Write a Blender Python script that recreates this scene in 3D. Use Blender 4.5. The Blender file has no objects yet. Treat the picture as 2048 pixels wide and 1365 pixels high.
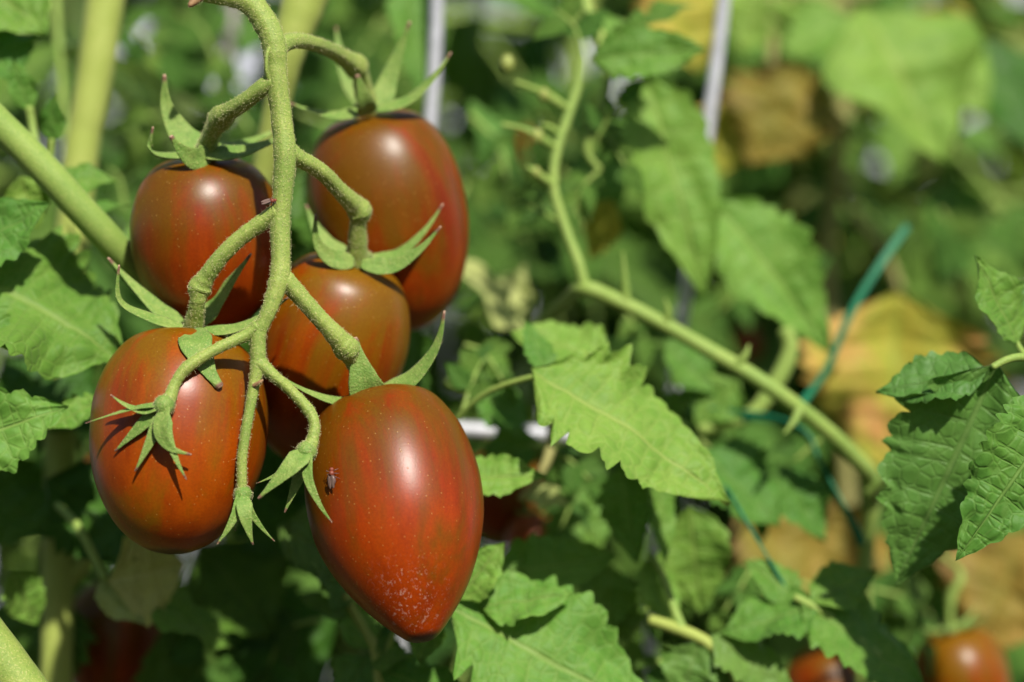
import bpy, math, random
from mathutils import Vector, Matrix, noise

# ------------------------------------------------------------------ camera, sky, sun
scene = bpy.context.scene
D = 0.50            # camera to plane of focus (m)
K = 0.256 / 2048    # metres per photo pixel in the plane of focus
Z0 = 1.0            # camera height
cam_d = bpy.data.cameras.new('camera')
cam = bpy.data.objects.new('camera', cam_d)
scene.collection.objects.link(cam)
cam.location = (0, -D, Z0)
cam.rotation_euler = (math.radians(90), 0, 0)
cam_d.sensor_width = 36.0
cam_d.lens = 36.0 * D / 0.256
cam_d.clip_start = 0.02
cam_d.clip_end = 500
cam_d.dof.use_dof = True
cam_d.dof.focus_distance = D - 0.004
cam_d.dof.aperture_fstop = 4.2
cam_d.dof.aperture_blades = 0
scene.camera = cam

SUN = Vector((0.25, -0.68, 0.70)).normalized()      # towards the sun
world = bpy.data.worlds.new('World')
scene.world = world
world.use_nodes = True
wn = world.node_tree
bg = wn.nodes['Background']
sky = wn.nodes.new('ShaderNodeTexSky')
sky.sky_type = 'NISHITA'
sky.sun_disc = False
sky.sun_elevation = math.asin(SUN.z)
sky.sun_rotation = math.atan2(SUN.x, SUN.y)
wn.links.new(sky.outputs[0], bg.inputs[0])
bg.inputs[1].default_value = 0.066
sl = bpy.data.lights.new('sun', 'SUN')
sl.energy = 4.6
sl.angle = math.radians(1.2)
sl.color = (1.0, 0.94, 0.84)
so = bpy.data.objects.new('sun', sl)
scene.collection.objects.link(so)
so.rotation_euler = SUN.to_track_quat('Z', 'Y').to_euler()
so.location = (1, -2, 3)
scene.view_settings.view_transform = 'Standard'
scene.view_settings.look = 'None'
scene.view_settings.exposure = 0.50
scene.view_settings.gamma = 1.0
scene.view_settings.use_curve_mapping = False
scene.cycles.max_bounces = 8
scene.cycles.use_denoising = True

# ------------------------------------------------------------------ helpers
C = scene.collection
def P(px, py, y=0.0):
    s = (D + y) / D
    return Vector(((px - 1024) * K * s, y, Z0 + (682.5 - py) * K * s))
def S(px, y=0.0):
    return px * K * (D + y) / D

def lerp(a, b, t): return a + (b - a) * t
def smooth(a, b, x):
    t = max(0.0, min(1.0, (x - a) / (b - a))); return t * t * (3 - 2 * t)

def catmull(pts, n):
    """points: list of tuples of floats, any dimension"""
    out = []
    m = len(pts)
    for i in range(m - 1):
        p0 = pts[max(i - 1, 0)]; p1 = pts[i]; p2 = pts[i + 1]; p3 = pts[min(i + 2, m - 1)]
        for k in range(n):
            t = k / n
            out.append(tuple(0.5 * ((2 * b) + (c - a) * t + (2 * a - 5 * b + 4 * c - d) * t * t + (-a + 3 * b - 3 * c + d) * t ** 3)
                             for a, b, c, d in zip(p0, p1, p2, p3)))
    out.append(tuple(pts[-1]))
    return out

class Geo:
    def __init__(s): s.v = []; s.f = []; s.uv = []
    def add(s, v, f, uv):
        o = len(s.v); s.v += v; s.uv += uv
        s.f += [tuple(i + o for i in q) for q in f]

def mesh(name, g, mat=None, origin=None, smoothed=True):
    me = bpy.data.meshes.new(name)
    vs = [(v[0], v[1], v[2]) for v in g.v] if origin is None else [(v[0]-origin[0], v[1]-origin[1], v[2]-origin[2]) for v in g.v]
    me.from_pydata(vs, [], g.f)
    ul = me.uv_layers.new(name='UVMap')
    buf = []
    for p in me.polygons:
        for vi in p.vertices: buf += g.uv[vi]
    ul.data.foreach_set('uv', buf)
    if smoothed: me.polygons.foreach_set('use_smooth', [True] * len(me.polygons))
    if mat: me.materials.append(mat)
    me.update()
    return me

def obj(name, data, parent=None):
    o = bpy.data.objects.new(name, data); C.objects.link(o)
    if parent: o.parent = parent
    return o
def thing(name, loc, label, cat, group=None):
    o = bpy.data.objects.new(name, None); C.objects.link(o)
    o.location = loc; o.empty_display_size = 0.01
    o['label'] = label; o['category'] = cat
    if group: o['group'] = group
    return o
def tag(o, label, cat, group=None):
    o['label'] = label; o['category'] = cat
    if group: o['group'] = group

def frames(pts):
    """parallel transport frames along a polyline of Vectors"""
    n = len(pts)
    T = []
    for i in range(n):
        t = pts[min(i + 1, n - 1)] - pts[max(i - 1, 0)]
        T.append(t.normalized() if t.length > 1e-12 else Vector((0, 0, 1)))
    a = Vector((0, -1, 0))
    if abs(a.dot(T[0])) > 0.9: a = Vector((1, 0, 0))
    N = (a - T[0] * a.dot(T[0])).normalized()
    out = []
    for i in range(n):
        N = (N - T[i] * N.dot(T[i])).normalized()
        out.append((T[i], N, T[i].cross(N)))
    return out

def tube(path, seg=14, sub=8, wob=0.05, ridges=0, seed=0.0):
    """path: list of (Vector, radius)"""
    c = catmull([(p.x, p.y, p.z, r) for p, r in path], sub)
    pts = [Vector(q[:3]) for q in c]; rad = [max(q[3], 1e-5) for q in c]
    fr = frames(pts)
    g = Geo(); n = len(pts)
    for i in range(n):
        T, N, B = fr[i]
        for j in range(seg):
            th = 2 * math.pi * j / seg
            r = rad[i]
            d = N * math.cos(th) + B * math.sin(th)
            w = noise.noise((pts[i] + d * r) * (0.35 / max(r, 1e-4)) + Vector((seed, seed * 2.3, 0)))
            r *= 1 + wob * w + (0.05 * math.cos(th * ridges) if ridges else 0)
            g.v.append(pts[i] + d * r); g.uv.append((i / (n - 1), j / seg))
    for i in range(n - 1):
        for j in range(seg):
            a = i * seg + j; b = i * seg + (j + 1) % seg
            g.f.append((a, b, b + seg, a + seg))
    for e, p in ((0, pts[0]), (n - 1, pts[-1])):
        k = len(g.v)
        off = fr[e][0] * rad[e] * (0.5 if e else -0.5)
        g.v.append(p + off); g.uv.append((1.0 if e else 0.0, 0.5))
        for j in range(seg):
            a = e * seg + j; b = e * seg + (j + 1) % seg
            g.f.append((b, a, k) if e == 0 else (a, b, k))
    return g

# ------------------------------------------------------------------ materials
def new_mat(name):
    m = bpy.data.materials.new(name); m.use_nodes = True
    nt = m.node_tree
    return m, nt, nt.nodes['Principled BSDF']
def node(nt, kind, **kw):
    n = nt.nodes.new(kind)
    for k, v in kw.items(): setattr(n, k, v)
    return n
def math_n(nt, op, a, b=None, c=None):
    n = nt.nodes.new('ShaderNodeMath'); n.operation = op
    for i, x in enumerate((a, b, c)):
        if x is None: continue
        if isinstance(x, (int, float)): n.inputs[i].default_value = x
        else: nt.links.new(x, n.inputs[i])
    return n.outputs[0]
def mix_c(nt, fac, a, b, mode='MIX'):
    n = nt.nodes.new('ShaderNodeMix'); n.data_type = 'RGBA'; n.blend_type = mode
    for sock, x in ((n.inputs[0], fac), (n.inputs[6], a), (n.inputs[7], b)):
        if isinstance(x, (int, float)): sock.default_value = x
        elif isinstance(x, tuple): sock.default_value = (*x, 1.0)
        else: nt.links.new(x, sock)
    return n.outputs[2]
def ramp(nt, fac, lo, hi):
    n = nt.nodes.new('ShaderNodeMapRange'); n.interpolation_type = 'SMOOTHSTEP'
    nt.links.new(fac, n.inputs[0]); n.inputs[1].default_value = lo; n.inputs[2].default_value = hi
    return n.outputs[0]
def noise_n(nt, vec, scale, detail=3, rough=0.55, dist=0.0):
    n = nt.nodes.new('ShaderNodeTexNoise'); n.inputs['Scale'].default_value = scale
    n.inputs['Detail'].default_value = detail; n.inputs['Roughness'].default_value = rough
    n.inputs['Distortion'].default_value = dist
    if vec is not None: nt.links.new(vec, n.inputs['Vector'])
    return n.outputs['Fac']
def bump(nt, h, strength, dist, bsdf):
    b = nt.nodes.new('ShaderNodeBump'); b.inputs['Strength'].default_value = strength
    b.inputs['Distance'].default_value = dist
    nt.links.new(h, b.inputs['Height']); nt.links.new(b.outputs[0], bsdf.inputs['Normal'])
    return b.outputs[0]

def leaf_mat(name, col, col2, vein, under, trans=0.22, spots=None, vary=0.13, rough=0.55, yellow_edge=None):
    m, nt, b = new_mat(name)
    uv = node(nt, 'ShaderNodeTexCoord')
    sep = node(nt, 'ShaderNodeSeparateXYZ'); nt.links.new(uv.outputs['UV'], sep.inputs[0])
    geo = node(nt, 'ShaderNodeNewGeometry'); oi = node(nt, 'ShaderNodeObjectInfo')
    ob = uv.outputs['Object']
    n1 = noise_n(nt, ob, 60, 4, 0.6)
    n2 = noise_n(nt, ob, 420, 3, 0.6)
    # side veins: whole numbers of UV.x ; midrib: UV.y = 0
    wob = math_n(nt, 'MULTIPLY', math_n(nt, 'SUBTRACT', n1, 0.5), 0.35)
    fr = math_n(nt, 'FRACT', math_n(nt, 'ADD', math_n(nt, 'ADD', sep.outputs[0], wob), 0.5))
    dv = math_n(nt, 'ABSOLUTE', math_n(nt, 'SUBTRACT', fr, 0.5))
    av = math_n(nt, 'ABSOLUTE', sep.outputs[1])
    side = math_n(nt, 'SUBTRACT', 1.0, ramp(nt, dv, 0.015, 0.085))
    side = math_n(nt, 'MULTIPLY', side, math_n(nt, 'SUBTRACT', 1.0, ramp(nt, av, 0.35, 0.95)))
    mid = math_n(nt, 'SUBTRACT', 1.0, ramp(nt, av, 0.018, 0.06))
    vn = math_n(nt, 'MAXIMUM', math_n(nt, 'MULTIPLY', side, 0.55), mid)
    vor = node(nt, 'ShaderNodeTexVoronoi', feature='DISTANCE_TO_EDGE'); vor.inputs['Scale'].default_value = 270
    nt.links.new(ob, vor.inputs['Vector'])
    net = math_n(nt, 'SUBTRACT', 1.0, ramp(nt, vor.outputs['Distance'], 0.0, 0.14))
    vn2 = math_n(nt, 'MAXIMUM', vn, math_n(nt, 'MULTIPLY', net, 0.38))
    base = mix_c(nt, ramp(nt, n1, 0.3, 0.7), col, col2)
    base = mix_c(nt, math_n(nt, 'MULTIPLY', ramp(nt, n2, 0.35, 0.75), 0.25), base, tuple(c * 0.6 for c in col))
    if spots:
        sp = noise_n(nt, ob, 34, 4, 0.65, 0.4)
        base = mix_c(nt, ramp(nt, sp, 0.5, 0.68), base, spots)
    if yellow_edge:
        ed = math_n(nt, 'ADD', av, math_n(nt, 'MULTIPLY', math_n(nt, 'SUBTRACT', n1, 0.5), 1.2))
        base = mix_c(nt, ramp(nt, ed, 0.45, 0.95), base, yellow_edge)
    base = mix_c(nt, math_n(nt, 'MULTIPLY', vn2, 0.6), base, vein)
    hsv = node(nt, 'ShaderNodeHueSaturation')
    nt.links.new(base, hsv.inputs['Color'])
    nt.links.new(math_n(nt, 'ADD', math_n(nt, 'MULTIPLY', oi.outputs['Random'], 2 * vary), 1 - vary), hsv.inputs['Value'])
    nt.links.new(math_n(nt, 'ADD', math_n(nt, 'MULTIPLY', oi.outputs['Random'], -0.03), 0.512), hsv.inputs['Hue'])
    top = hsv.outputs[0]
    un = mix_c(nt, math_n(nt, 'MULTIPLY', vn2, 0.7), under, tuple(min(1, c * 1.25) for c in under))
    colr = mix_c(nt, geo.outputs['Backfacing'], top, un)
    nt.links.new(colr, b.inputs['Base Color'])
    b.inputs['Roughness'].default_value = rough
    b.inputs['Specular IOR Level'].default_value = 0.22
    b.inputs['Sheen Weight'].default_value = 0.03
    b.inputs['Sheen Roughness'].default_value = 0.5
    hgt = math_n(nt, 'SUBTRACT', math_n(nt, 'MULTIPLY', n2, 0.5), math_n(nt, 'MULTIPLY', vn2, 0.9))
    nb = bump(nt, hgt, 0.7, 0.0006, b)
    tr = node(nt, 'ShaderNodeBsdfTranslucent')
    tc = mix_c(nt, 1.0, colr, (1.05, 1.2, 0.5), 'MULTIPLY')
    nt.links.new(tc, tr.inputs['Color'])
    mx = node(nt, 'ShaderNodeMixShader'); mx.inputs[0].default_value = trans
    nt.links.new(b.outputs[0], mx.inputs[1]); nt.links.new(tr.outputs[0], mx.inputs[2])
    nt.links.new(mx.outputs[0], nt.nodes['Material Output'].inputs['Surface'])
    return m

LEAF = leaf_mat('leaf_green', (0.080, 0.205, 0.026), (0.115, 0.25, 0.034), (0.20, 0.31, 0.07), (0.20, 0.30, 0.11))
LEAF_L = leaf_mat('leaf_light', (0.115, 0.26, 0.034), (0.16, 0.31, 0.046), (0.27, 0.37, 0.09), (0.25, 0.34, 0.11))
LEAF_D = leaf_mat('leaf_deep', (0.045, 0.125, 0.014), (0.065, 0.16, 0.018), (0.10, 0.19, 0.035), (0.12, 0.2, 0.08), rough=0.5)  # deep green leaves; the dark tone also paints shade into the lower left
LEAF_B = leaf_mat('leaf_bluish', (0.085, 0.20, 0.034), (0.11, 0.235, 0.042), (0.14, 0.23, 0.06), (0.14, 0.22, 0.1), rough=0.5)
LEAF_P = leaf_mat('leaf_pale', (0.40, 0.46, 0.14), (0.48, 0.52, 0.18), (0.55, 0.58, 0.25), (0.42, 0.47, 0.19), vary=0.1)
LEAF_Y = leaf_mat('leaf_yellowing', (0.46, 0.38, 0.05), (0.36, 0.36, 0.045), (0.24, 0.32, 0.04), (0.46, 0.36, 0.1), spots=(0.55, 0.28, 0.09), vary=0.12)
LEAF_O = leaf_mat('leaf_browning', (0.30, 0.19, 0.03), (0.24, 0.20, 0.035), (0.30, 0.28, 0.06), (0.4, 0.26, 0.09), spots=(0.16, 0.08, 0.03), vary=0.15)

def stem_mat(name, col, col2, shade, fleck=(0.55, 0.5, 0.2), fl=0.5, scale=1.0):
    m, nt, b = new_mat(name)
    tc = node(nt, 'ShaderNodeTexCoord'); ob = tc.outputs['Object']
    n1 = noise_n(nt, ob, 90 * scale, 4, 0.6)
    n2 = noise_n(nt, ob, 1900 * scale, 2, 0.6)
    n3 = noise_n(nt, ob, 1500 * scale, 2, 0.5)
    c = mix_c(nt, ramp(nt, n1, 0.3, 0.7), col, col2)
    c = mix_c(nt, math_n(nt, 'MULTIPLY', ramp(nt, n3, 0.45, 0.7), 0.45), c, shade)
    c = mix_c(nt, math_n(nt, 'MULTIPLY', ramp(nt, n2, 0.56, 0.66), fl), c, fleck)
    nt.links.new(c, b.inputs['Base Color'])
    b.inputs['Roughness'].default_value = 0.6
    b.inputs['Specular IOR Level'].default_value = 0.3
    b.inputs['Sheen Weight'].default_value = 0.10
    b.inputs['Sheen Roughness'].default_value = 0.4
    b.inputs['Sheen Tint'].default_value = (0.9, 0.9, 0.6, 1)
    bump(nt, n2, 0.6, 0.00025, b)
    return m
STEM = stem_mat('stem_green', (0.20, 0.29, 0.055), (0.27, 0.34, 0.07), (0.13, 0.21, 0.04), fl=.40)
STEM_Y = stem_mat('stem_yellowgreen', (0.31, 0.38, 0.075), (0.36, 0.42, 0.10), (0.26, 0.34, 0.07), fl=0.2)
STEM_B = stem_mat('stem_branch', (0.19, 0.30, 0.055), (0.26, 0.36, 0.075), (0.15, 0.25, 0.05), fl=0.2)
STEM_O = stem_mat('stem_olive', (0.26, 0.25, 0.08), (0.32, 0.29, 0.11), (0.2, 0.2, 0.07), fl=0.1)

def sepal_mat():
    m, nt, b = new_mat('sepal_green')
    tc = node(nt, 'ShaderNodeTexCoord'); ob = tc.outputs['Object']
    sep = node(nt, 'ShaderNodeSeparateXYZ'); nt.links.new(tc.outputs['UV'], sep.inputs[0])
    n1 = noise_n(nt, ob, 160, 4, 0.6); n2 = noise_n(nt, ob, 1800, 2, 0.6); n3 = noise_n(nt, ob, 900, 3, 0.6)
    c = mix_c(nt, ramp(nt, n1, 0.3, 0.7), (0.12, 0.23, 0.035), (0.20, 0.29, 0.06))
    c = mix_c(nt, math_n(nt, 'MULTIPLY', ramp(nt, n3, 0.45, 0.7), 0.5), c, (0.07, 0.15, 0.022))
    c = mix_c(nt, math_n(nt, 'MULTIPLY', ramp(nt, n2, 0.56, 0.66), 0.35), c, (0.48, 0.48, 0.16))
    e = math_n(nt, 'ADD', sep.outputs[0], math_n(nt, 'MULTIPLY', math_n(nt, 'SUBTRACT', n3, 0.5), 0.08))
    c = mix_c(nt, ramp(nt, e, 0.86, 0.93), c, (0.17, 0.085, 0.055))
    c = mix_c(nt, ramp(nt, e, 0.955, 0.985), c, (0.40, 0.25, 0.17))
    nt.links.new(c, b.inputs['Base Color'])
    b.inputs['Roughness'].default_value = 0.6
    b.inputs['Specular IOR Level'].default_value = 0.3
    b.inputs['Sheen Weight'].default_value = 0.08
    bump(nt, math_n(nt, 'ADD', n2, n3), 0.6, 0.0003, b)
    return m
SEPAL = sepal_mat()

def fruit_mat(name, red, orange, green, greenness=0.5, rough=0.365, scurf=False):
    m, nt, b = new_mat(name)
    tc = node(nt, 'ShaderNodeTexCoord'); oi = node(nt, 'ShaderNodeObjectInfo')
    add = node(nt, 'ShaderNodeVectorMath', operation='ADD')
    nt.links.new(tc.outputs['Object'], add.inputs[0])
    off = node(nt, 'ShaderNodeCombineXYZ')
    nt.links.new(math_n(nt, 'MULTIPLY', oi.outputs['Random'], 3.7), off.inputs[0])
    nt.links.new(math_n(nt, 'MULTIPLY', oi.outputs['Random'], 1.9), off.inputs[1])
    nt.links.new(off.outputs[0], add.inputs[1])
    v = add.outputs[0]
    def mapped(sx, sz):
        mp = node(nt, 'ShaderNodeMapping'); mp.inputs['Scale'].default_value = (sx, sx, sz)
        nt.links.new(v, mp.inputs[0]); return mp.outputs[0]
    st = noise_n(nt, mapped(80, 16), 1.0, 5, 0.6, 0.8)      # stripes down the fruit
    st2 = noise_n(nt, mapped(380, 22), 1.0, 3, 0.55, 0.2)
    big = noise_n(nt, mapped(38, 30), 1.0, 2, 0.5)
    fine = noise_n(nt, v, 1700, 2, 0.5)
    sep = node(nt, 'ShaderNodeSeparateXYZ'); nt.links.new(tc.outputs['UV'], sep.inputs[0])
    sh = math_n(nt, 'SUBTRACT', 1.0, ramp(nt, sep.outputs[0], 0.05, 0.75))       # greener near the stalk end
    g = math_n(nt, 'ADD', st, math_n(nt, 'MULTIPLY', math_n(nt, 'SUBTRACT', st2, 0.5), 0.30))
    g = math_n(nt, 'ADD', g, math_n(nt, 'MULTIPLY', sh, 0.40 * greenness))
    bs = math_n(nt, 'ADD', math_n(nt, 'MULTIPLY', big, 0.45), math_n(nt, 'MULTIPLY', noise_n(nt, mapped(150, 16), 1.0, 4, 0.6, 0.2), 0.55))
    bs = math_n(nt, 'ADD', bs, math_n(nt, 'MULTIPLY', ramp(nt, sep.outputs[0], 0.35, 0.9), 0.10))
    c = mix_c(nt, ramp(nt, bs, 0.30, 0.72), red, orange)
    c = mix_c(nt, math_n(nt, 'MULTIPLY', ramp(nt, g, 0.56 - 0.2 * greenness, 0.94 - 0.2 * greenness), 0.9), c, green)
    c = mix_c(nt, math_n(nt, 'MULTIPLY', ramp(nt, fine, 0.3, 0.7), 0.22), c, tuple(x * 0.55 for x in red))
    vor = node(nt, 'ShaderNodeTexVoronoi'); vor.inputs['Scale'].default_value = 640; nt.links.new(v, vor.inputs['Vector'])
    dot = math_n(nt, 'SUBTRACT', 1.0, ramp(nt, vor.outputs['Distance'], 0.07, 0.16))
    keep = node(nt, 'ShaderNodeSeparateColor'); nt.links.new(vor.outputs['Color'], keep.inputs[0])
    dot = math_n(nt, 'MULTIPLY', dot, ramp(nt, keep.outputs[0], 0.3, 0.4))
    c = mix_c(nt, math_n(nt, 'MULTIPLY', dot, 0.33), c, (0.5, 0.30, 0.08))
    if scurf:           # corky scurf in one patch near the blossom end
        ds = node(nt, 'ShaderNodeVectorMath', operation='DISTANCE'); ds.name = 'scurf_center'
        nt.links.new(tc.outputs['Object'], ds.inputs[0])
        sc = math_n(nt, 'SUBTRACT', 1.0, ramp(nt, math_n(nt, 'ADD', ds.outputs['Value'], math_n(nt, 'MULTIPLY', math_n(nt, 'SUBTRACT', fine, 0.5), 0.004)), 0.001, 0.0145))
        sf = math_n(nt, 'MULTIPLY', ramp(nt, noise_n(nt, mapped(800, 650), 1.0, 3, 0.6, 1.5), 0.58, 0.64), sc)
        c = mix_c(nt, math_n(nt, 'MULTIPLY', sf, 0.42), c, (0.6, 0.42, 0.33))
    c = mix_c(nt, math_n(nt, 'MULTIPLY', ramp(nt, sep.outputs[0], 0.975, 0.995), 0.8), c, (0.05, 0.02, 0.01))
    nt.links.new(c, b.inputs['Base Color'])
    b.inputs['Roughness'].default_value = rough
    rr = math_n(nt, 'ADD', math_n(nt, 'MULTIPLY', st, 0.10), rough - 0.05)
    nt.links.new(rr, b.inputs['Roughness'])
    b.inputs['Specular IOR Level'].default_value = 0.30
    b.inputs['Subsurface Weight'].default_value = 0.08
    b.inputs['Subsurface Radius'].default_value = (1.0, 0.35, 0.1)
    b.inputs['Subsurface Scale'].default_value = 0.003
    b.inputs['Coat Weight'].default_value = 0.0
    h = math_n(nt, 'ADD', math_n(nt, 'MULTIPLY', fine, 0.5), dot)
    bump(nt, h, 0.22, 0.00012, b)
    return m
FRUIT = fruit_mat('fruit_skin', (0.145, 0.0115, 0.0004), (0.30, 0.042, 0.0006), (0.125, 0.058, 0.0008), 0.64)
FRUIT_P = fruit_mat('fruit_skin_scurfy', (0.155, 0.0115, 0.0004), (0.32, 0.040, 0.0006), (0.12, 0.054, 0.0008), 0.62, scurf=True)
FRUIT_G = fruit_mat('fruit_skin_greener', (0.165, 0.016, 0.0004), (0.34, 0.060, 0.0006), (0.165, 0.082, 0.0008), 0.64)
FRUIT_BG = fruit_mat('fruit_skin_far', (0.22, 0.022, 0.004), (0.36, 0.075, 0.006), (0.2, 0.09, 0.006), 0.4)

def plain(name, col, rough=0.5, metal=0.0, nscale=400, amt=0.3, spec=0.4):
    m, nt, b = new_mat(name)
    tc = node(nt, 'ShaderNodeTexCoord')
    n = noise_n(nt, tc.outputs['Object'], nscale, 4, 0.6)
    c = mix_c(nt, math_n(nt, 'MULTIPLY', ramp(nt, n, 0.35, 0.7), amt), col, tuple(x * 0.45 for x in col))
    nt.links.new(c, b.inputs['Base Color'])
    b.inputs['Roughness'].default_value = rough; b.inputs['Metallic'].default_value = metal
    b.inputs['Specular IOR Level'].default_value = spec
    bump(nt, n, 0.2, 0.0004, b)
    return m
HAIR = plain('trichome', (0.62, 0.58, 0.30), 0.4, amt=0.2)
ROD = plain('galvanised_steel', (0.52, 0.53, 0.58), 0.5, 0.2, 250, 0.45)
ROD_R = plain('weathered_steel', (0.42, 0.38, 0.36), 0.5, 0.3, 250, 0.4)
TIE = plain('green_plastic_tie', (0.010, 0.155, 0.072), 0.6, 0.0, 300, 0.35, 0.25)
SOIL = plain('soil', (0.09, 0.06, 0.04), 0.9, 0, 30, 0.6)
SHEET = plain('white_sheeting', (0.55, 0.57, 0.66), 0.6, 0, 4, 0.25)
BUG_R = plain('insect_red', (0.20, 0.045, 0.025), 0.5)
BUG_D = plain('insect_grey', (0.16, 0.10, 0.09), 0.35)
WING = plain('insect_wing', (0.17, 0.11, 0.09), 0.4)
BROWN = plain('dried_tissue', (0.30, 0.17, 0.08), 0.7, 0, 900, 0.5)
FLOWER = plain('bud_yellowgreen', (0.30, 0.35, 0.08), 0.5, 0, 500, 0.3)

# ------------------------------------------------------------------ setting
def grid(name, x0, x1, y0, y1, z, n, mat, amp=0.0):
    g = Geo()
    for i in range(n + 1):
        for j in range(n + 1):
            x = lerp(x0, x1, i / n); y = lerp(y0, y1, j / n)
            g.v.append(Vector((x, y, z + amp * noise.noise(Vector((x * 3, y * 3, 0)))))); g.uv.append((i / n, j / n))
    for i in range(n):
        for j in range(n):
            a = i * (n + 1) + j
            g.f.append((a, a + n + 1, a + n + 2, a + 1))
    return obj(name, mesh(name, g, mat))
o = grid('ground', -60, 60, -60, 60, 0.0, 60, SOIL); o['kind'] = 'structure'
o = grid('garden_bed', -3, 3, -0.35, 1.6, 0.06, 60, SOIL, 0.03); o['kind'] = 'structure'

# unseen leaf screen added behind the viewer, keeps open horizon out of fruit reflections
rr = random.Random(77); g = Geo()
for k in range(7000):
    p = Vector((rr.uniform(-3.2, 3.2), -1.75 + rr.gauss(0, .16), rr.uniform(0.05, 1.85) ** 1.0))
    q = Matrix.Rotation(rr.uniform(0, 6.28), 3, 'Z') @ Matrix.Rotation(rr.uniform(.2, 1.3), 3, 'X')
    L = rr.uniform(.07, .15)
    pts = [Vector((0, 0, 0)), Vector((L * .24, L * .35, L * .05)), Vector((0, L, -L * .12)), Vector((-L * .24, L * .35, L * .05)), Vector((0, L * .4, -L * .04))]
    g.add([p + q @ v for v in pts], [(0, 1, 4), (1, 2, 4), (2, 3, 4), (3, 0, 4)], [(1, .1), (2, .9), (5, .1), (2, -.9), (2, 0)])
o = obj('added_leaf_screen', mesh('added_leaf_screen', g, LEAF_D)); o['kind'] = 'stuff'
tag(o, 'added leaf screen behind the viewer, blocking the low sky from the fruits', 'foliage')

# white sheeting stretched behind the bed
g = Geo(); nx, nz = 60, 24
for i in range(nx + 1):
    for j in range(nz + 1):
        x = lerp(-4, 4, i / nx); z = lerp(-0.02, 2.2, j / nz)
        g.v.append(Vector((x, 1.75 + 0.05 * noise.noise(Vector((x * 2.3, z * 0.8, 3))), z))); g.uv.append((i / nx, j / nz))
for i in range(nx):
    for j in range(nz):
        a = i * (nz + 1) + j
        g.f.append((a, a + nz + 1, a + nz + 2, a + 1))
o = obj('sheeting', mesh('sheeting', g, SHEET))
tag(o, 'white plastic sheeting showing as pale spots between the far leaves', 'sheeting')

# ------------------------------------------------------------------ leaves
def leaflet_geo(L, W, n=8, seed=0, lobes=0.42, teeth=0.14, bend=0.0, fold=0.15, quilt=0.9, nv=12, per=6, wave=0.11, peak=0.5, twist=0.0):
    """leaf blade along +X, upper face +Z; UV.x counts side veins, UV.y runs -1..1 across"""
    rnd = random.Random(seed)
    nu = n * per
    g = Geo()
    a, b = peak, 1.0
    pk = a / (a + b); norm = (pk ** a) * ((1 - pk) ** b)
    amp = {}
    for sd in (-1, 1):
        amp[sd] = [lerp(lobes, teeth, smooth(0.05, 0.55, (k + .5) / n)) * rnd.uniform(0.25, 1.5) for k in range(n + 1)]
    brk = {}
    for sd in (-1, 1):
        w = [rnd.uniform(.55, 1.45) for k in range(n)]; tot = sum(w); c = 0; brk[sd] = [0.0]
        for x in w: c += x / tot; brk[sd].append(c)
        brk[sd][-1] = 1.0
    def vmap(sd, u):
        bs = brk[sd]
        for k in range(n):
            if u <= bs[k + 1]: return k + (u - bs[k]) / (bs[k + 1] - bs[k])
        return float(n)
    wp = rnd.uniform(0, 6)
    for i in range(nu + 1):
        u = i / nu
        h0 = (max(u, 1e-6) ** a) * ((1 - u) ** b) / norm
        for j in range(-nv, nv + 1):
            v = j / nv; sd = 1 if v >= 0 else -1
            qv = vmap(sd, u); q = max(0.0, qv - 0.12); k = min(int(q), n); f = q - int(q)
            tooth = (f / 0.7) if f < 0.7 else (1 - f) / 0.3
            tooth = max(0.0, tooth) ** 0.8; fine = abs(math.sin(math.pi * q * 2.5 + 0.6)) * 0.35
            ed = abs(v) ** 1.5
            h = W / 2 * h0 * (1 + amp[sd][k] * (tooth + fine * 0.5 - 0.75) * ed)
            y = v * h
            x = L * u + abs(v) * W / 2 * h0 * 0.45 * (1 - u) * 1.0 - abs(v) * W * 0.10 * (1 - u) * min(1, u * 5)
            p = qv - math.floor(qv)
            pil = (math.sin(math.pi * p)) ** 0.7
            z = quilt * W * 0.022 * (pil - 0.5) * min(1, abs(v) * 3) * (1 - 0.4 * abs(v)) * min(1, h0 * 1.5)
            z += fold * abs(y) - 0.0
            z += wave * W * math.sin(u * 9 + wp + sd) * v * v * h0
            z += bend * L * (-(u - 0.35) ** 2 + 0.1225)
            z += W * 0.06 * noise.noise(Vector((u * 5, v * 2.5, seed * 3.7))) + W * 0.012 * noise.noise(Vector((u * 17, v * 8, seed * 1.7)))
            if twist:
                t = twist * u; y, z = y * math.cos(t) - z * math.sin(t), y * math.sin(t) + z * math.cos(t)
            g.v.append(Vector((x, y, z))); g.uv.append((qv, v))
    m = 2 * nv + 1
    for i in range(nu):
        for j in range(2 * nv):
            q = i * m + j
            g.f.append((q, q + m, q + m + 1, q + 1))
    return g

def leaf_matrix(base, tip, roll=0.0, hint=(0.1, -0.75, 0.6)):
    d = (tip - base).normalized()
    n = Vector(hint); n = (n - d * n.dot(d)).normalized()
    n = Matrix.Rotation(math.radians(roll), 3, d) @ n
    s = n.cross(d)
    M = Matrix((d, s, n)).transposed().to_4x4(); M.translation = base
    return M

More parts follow.
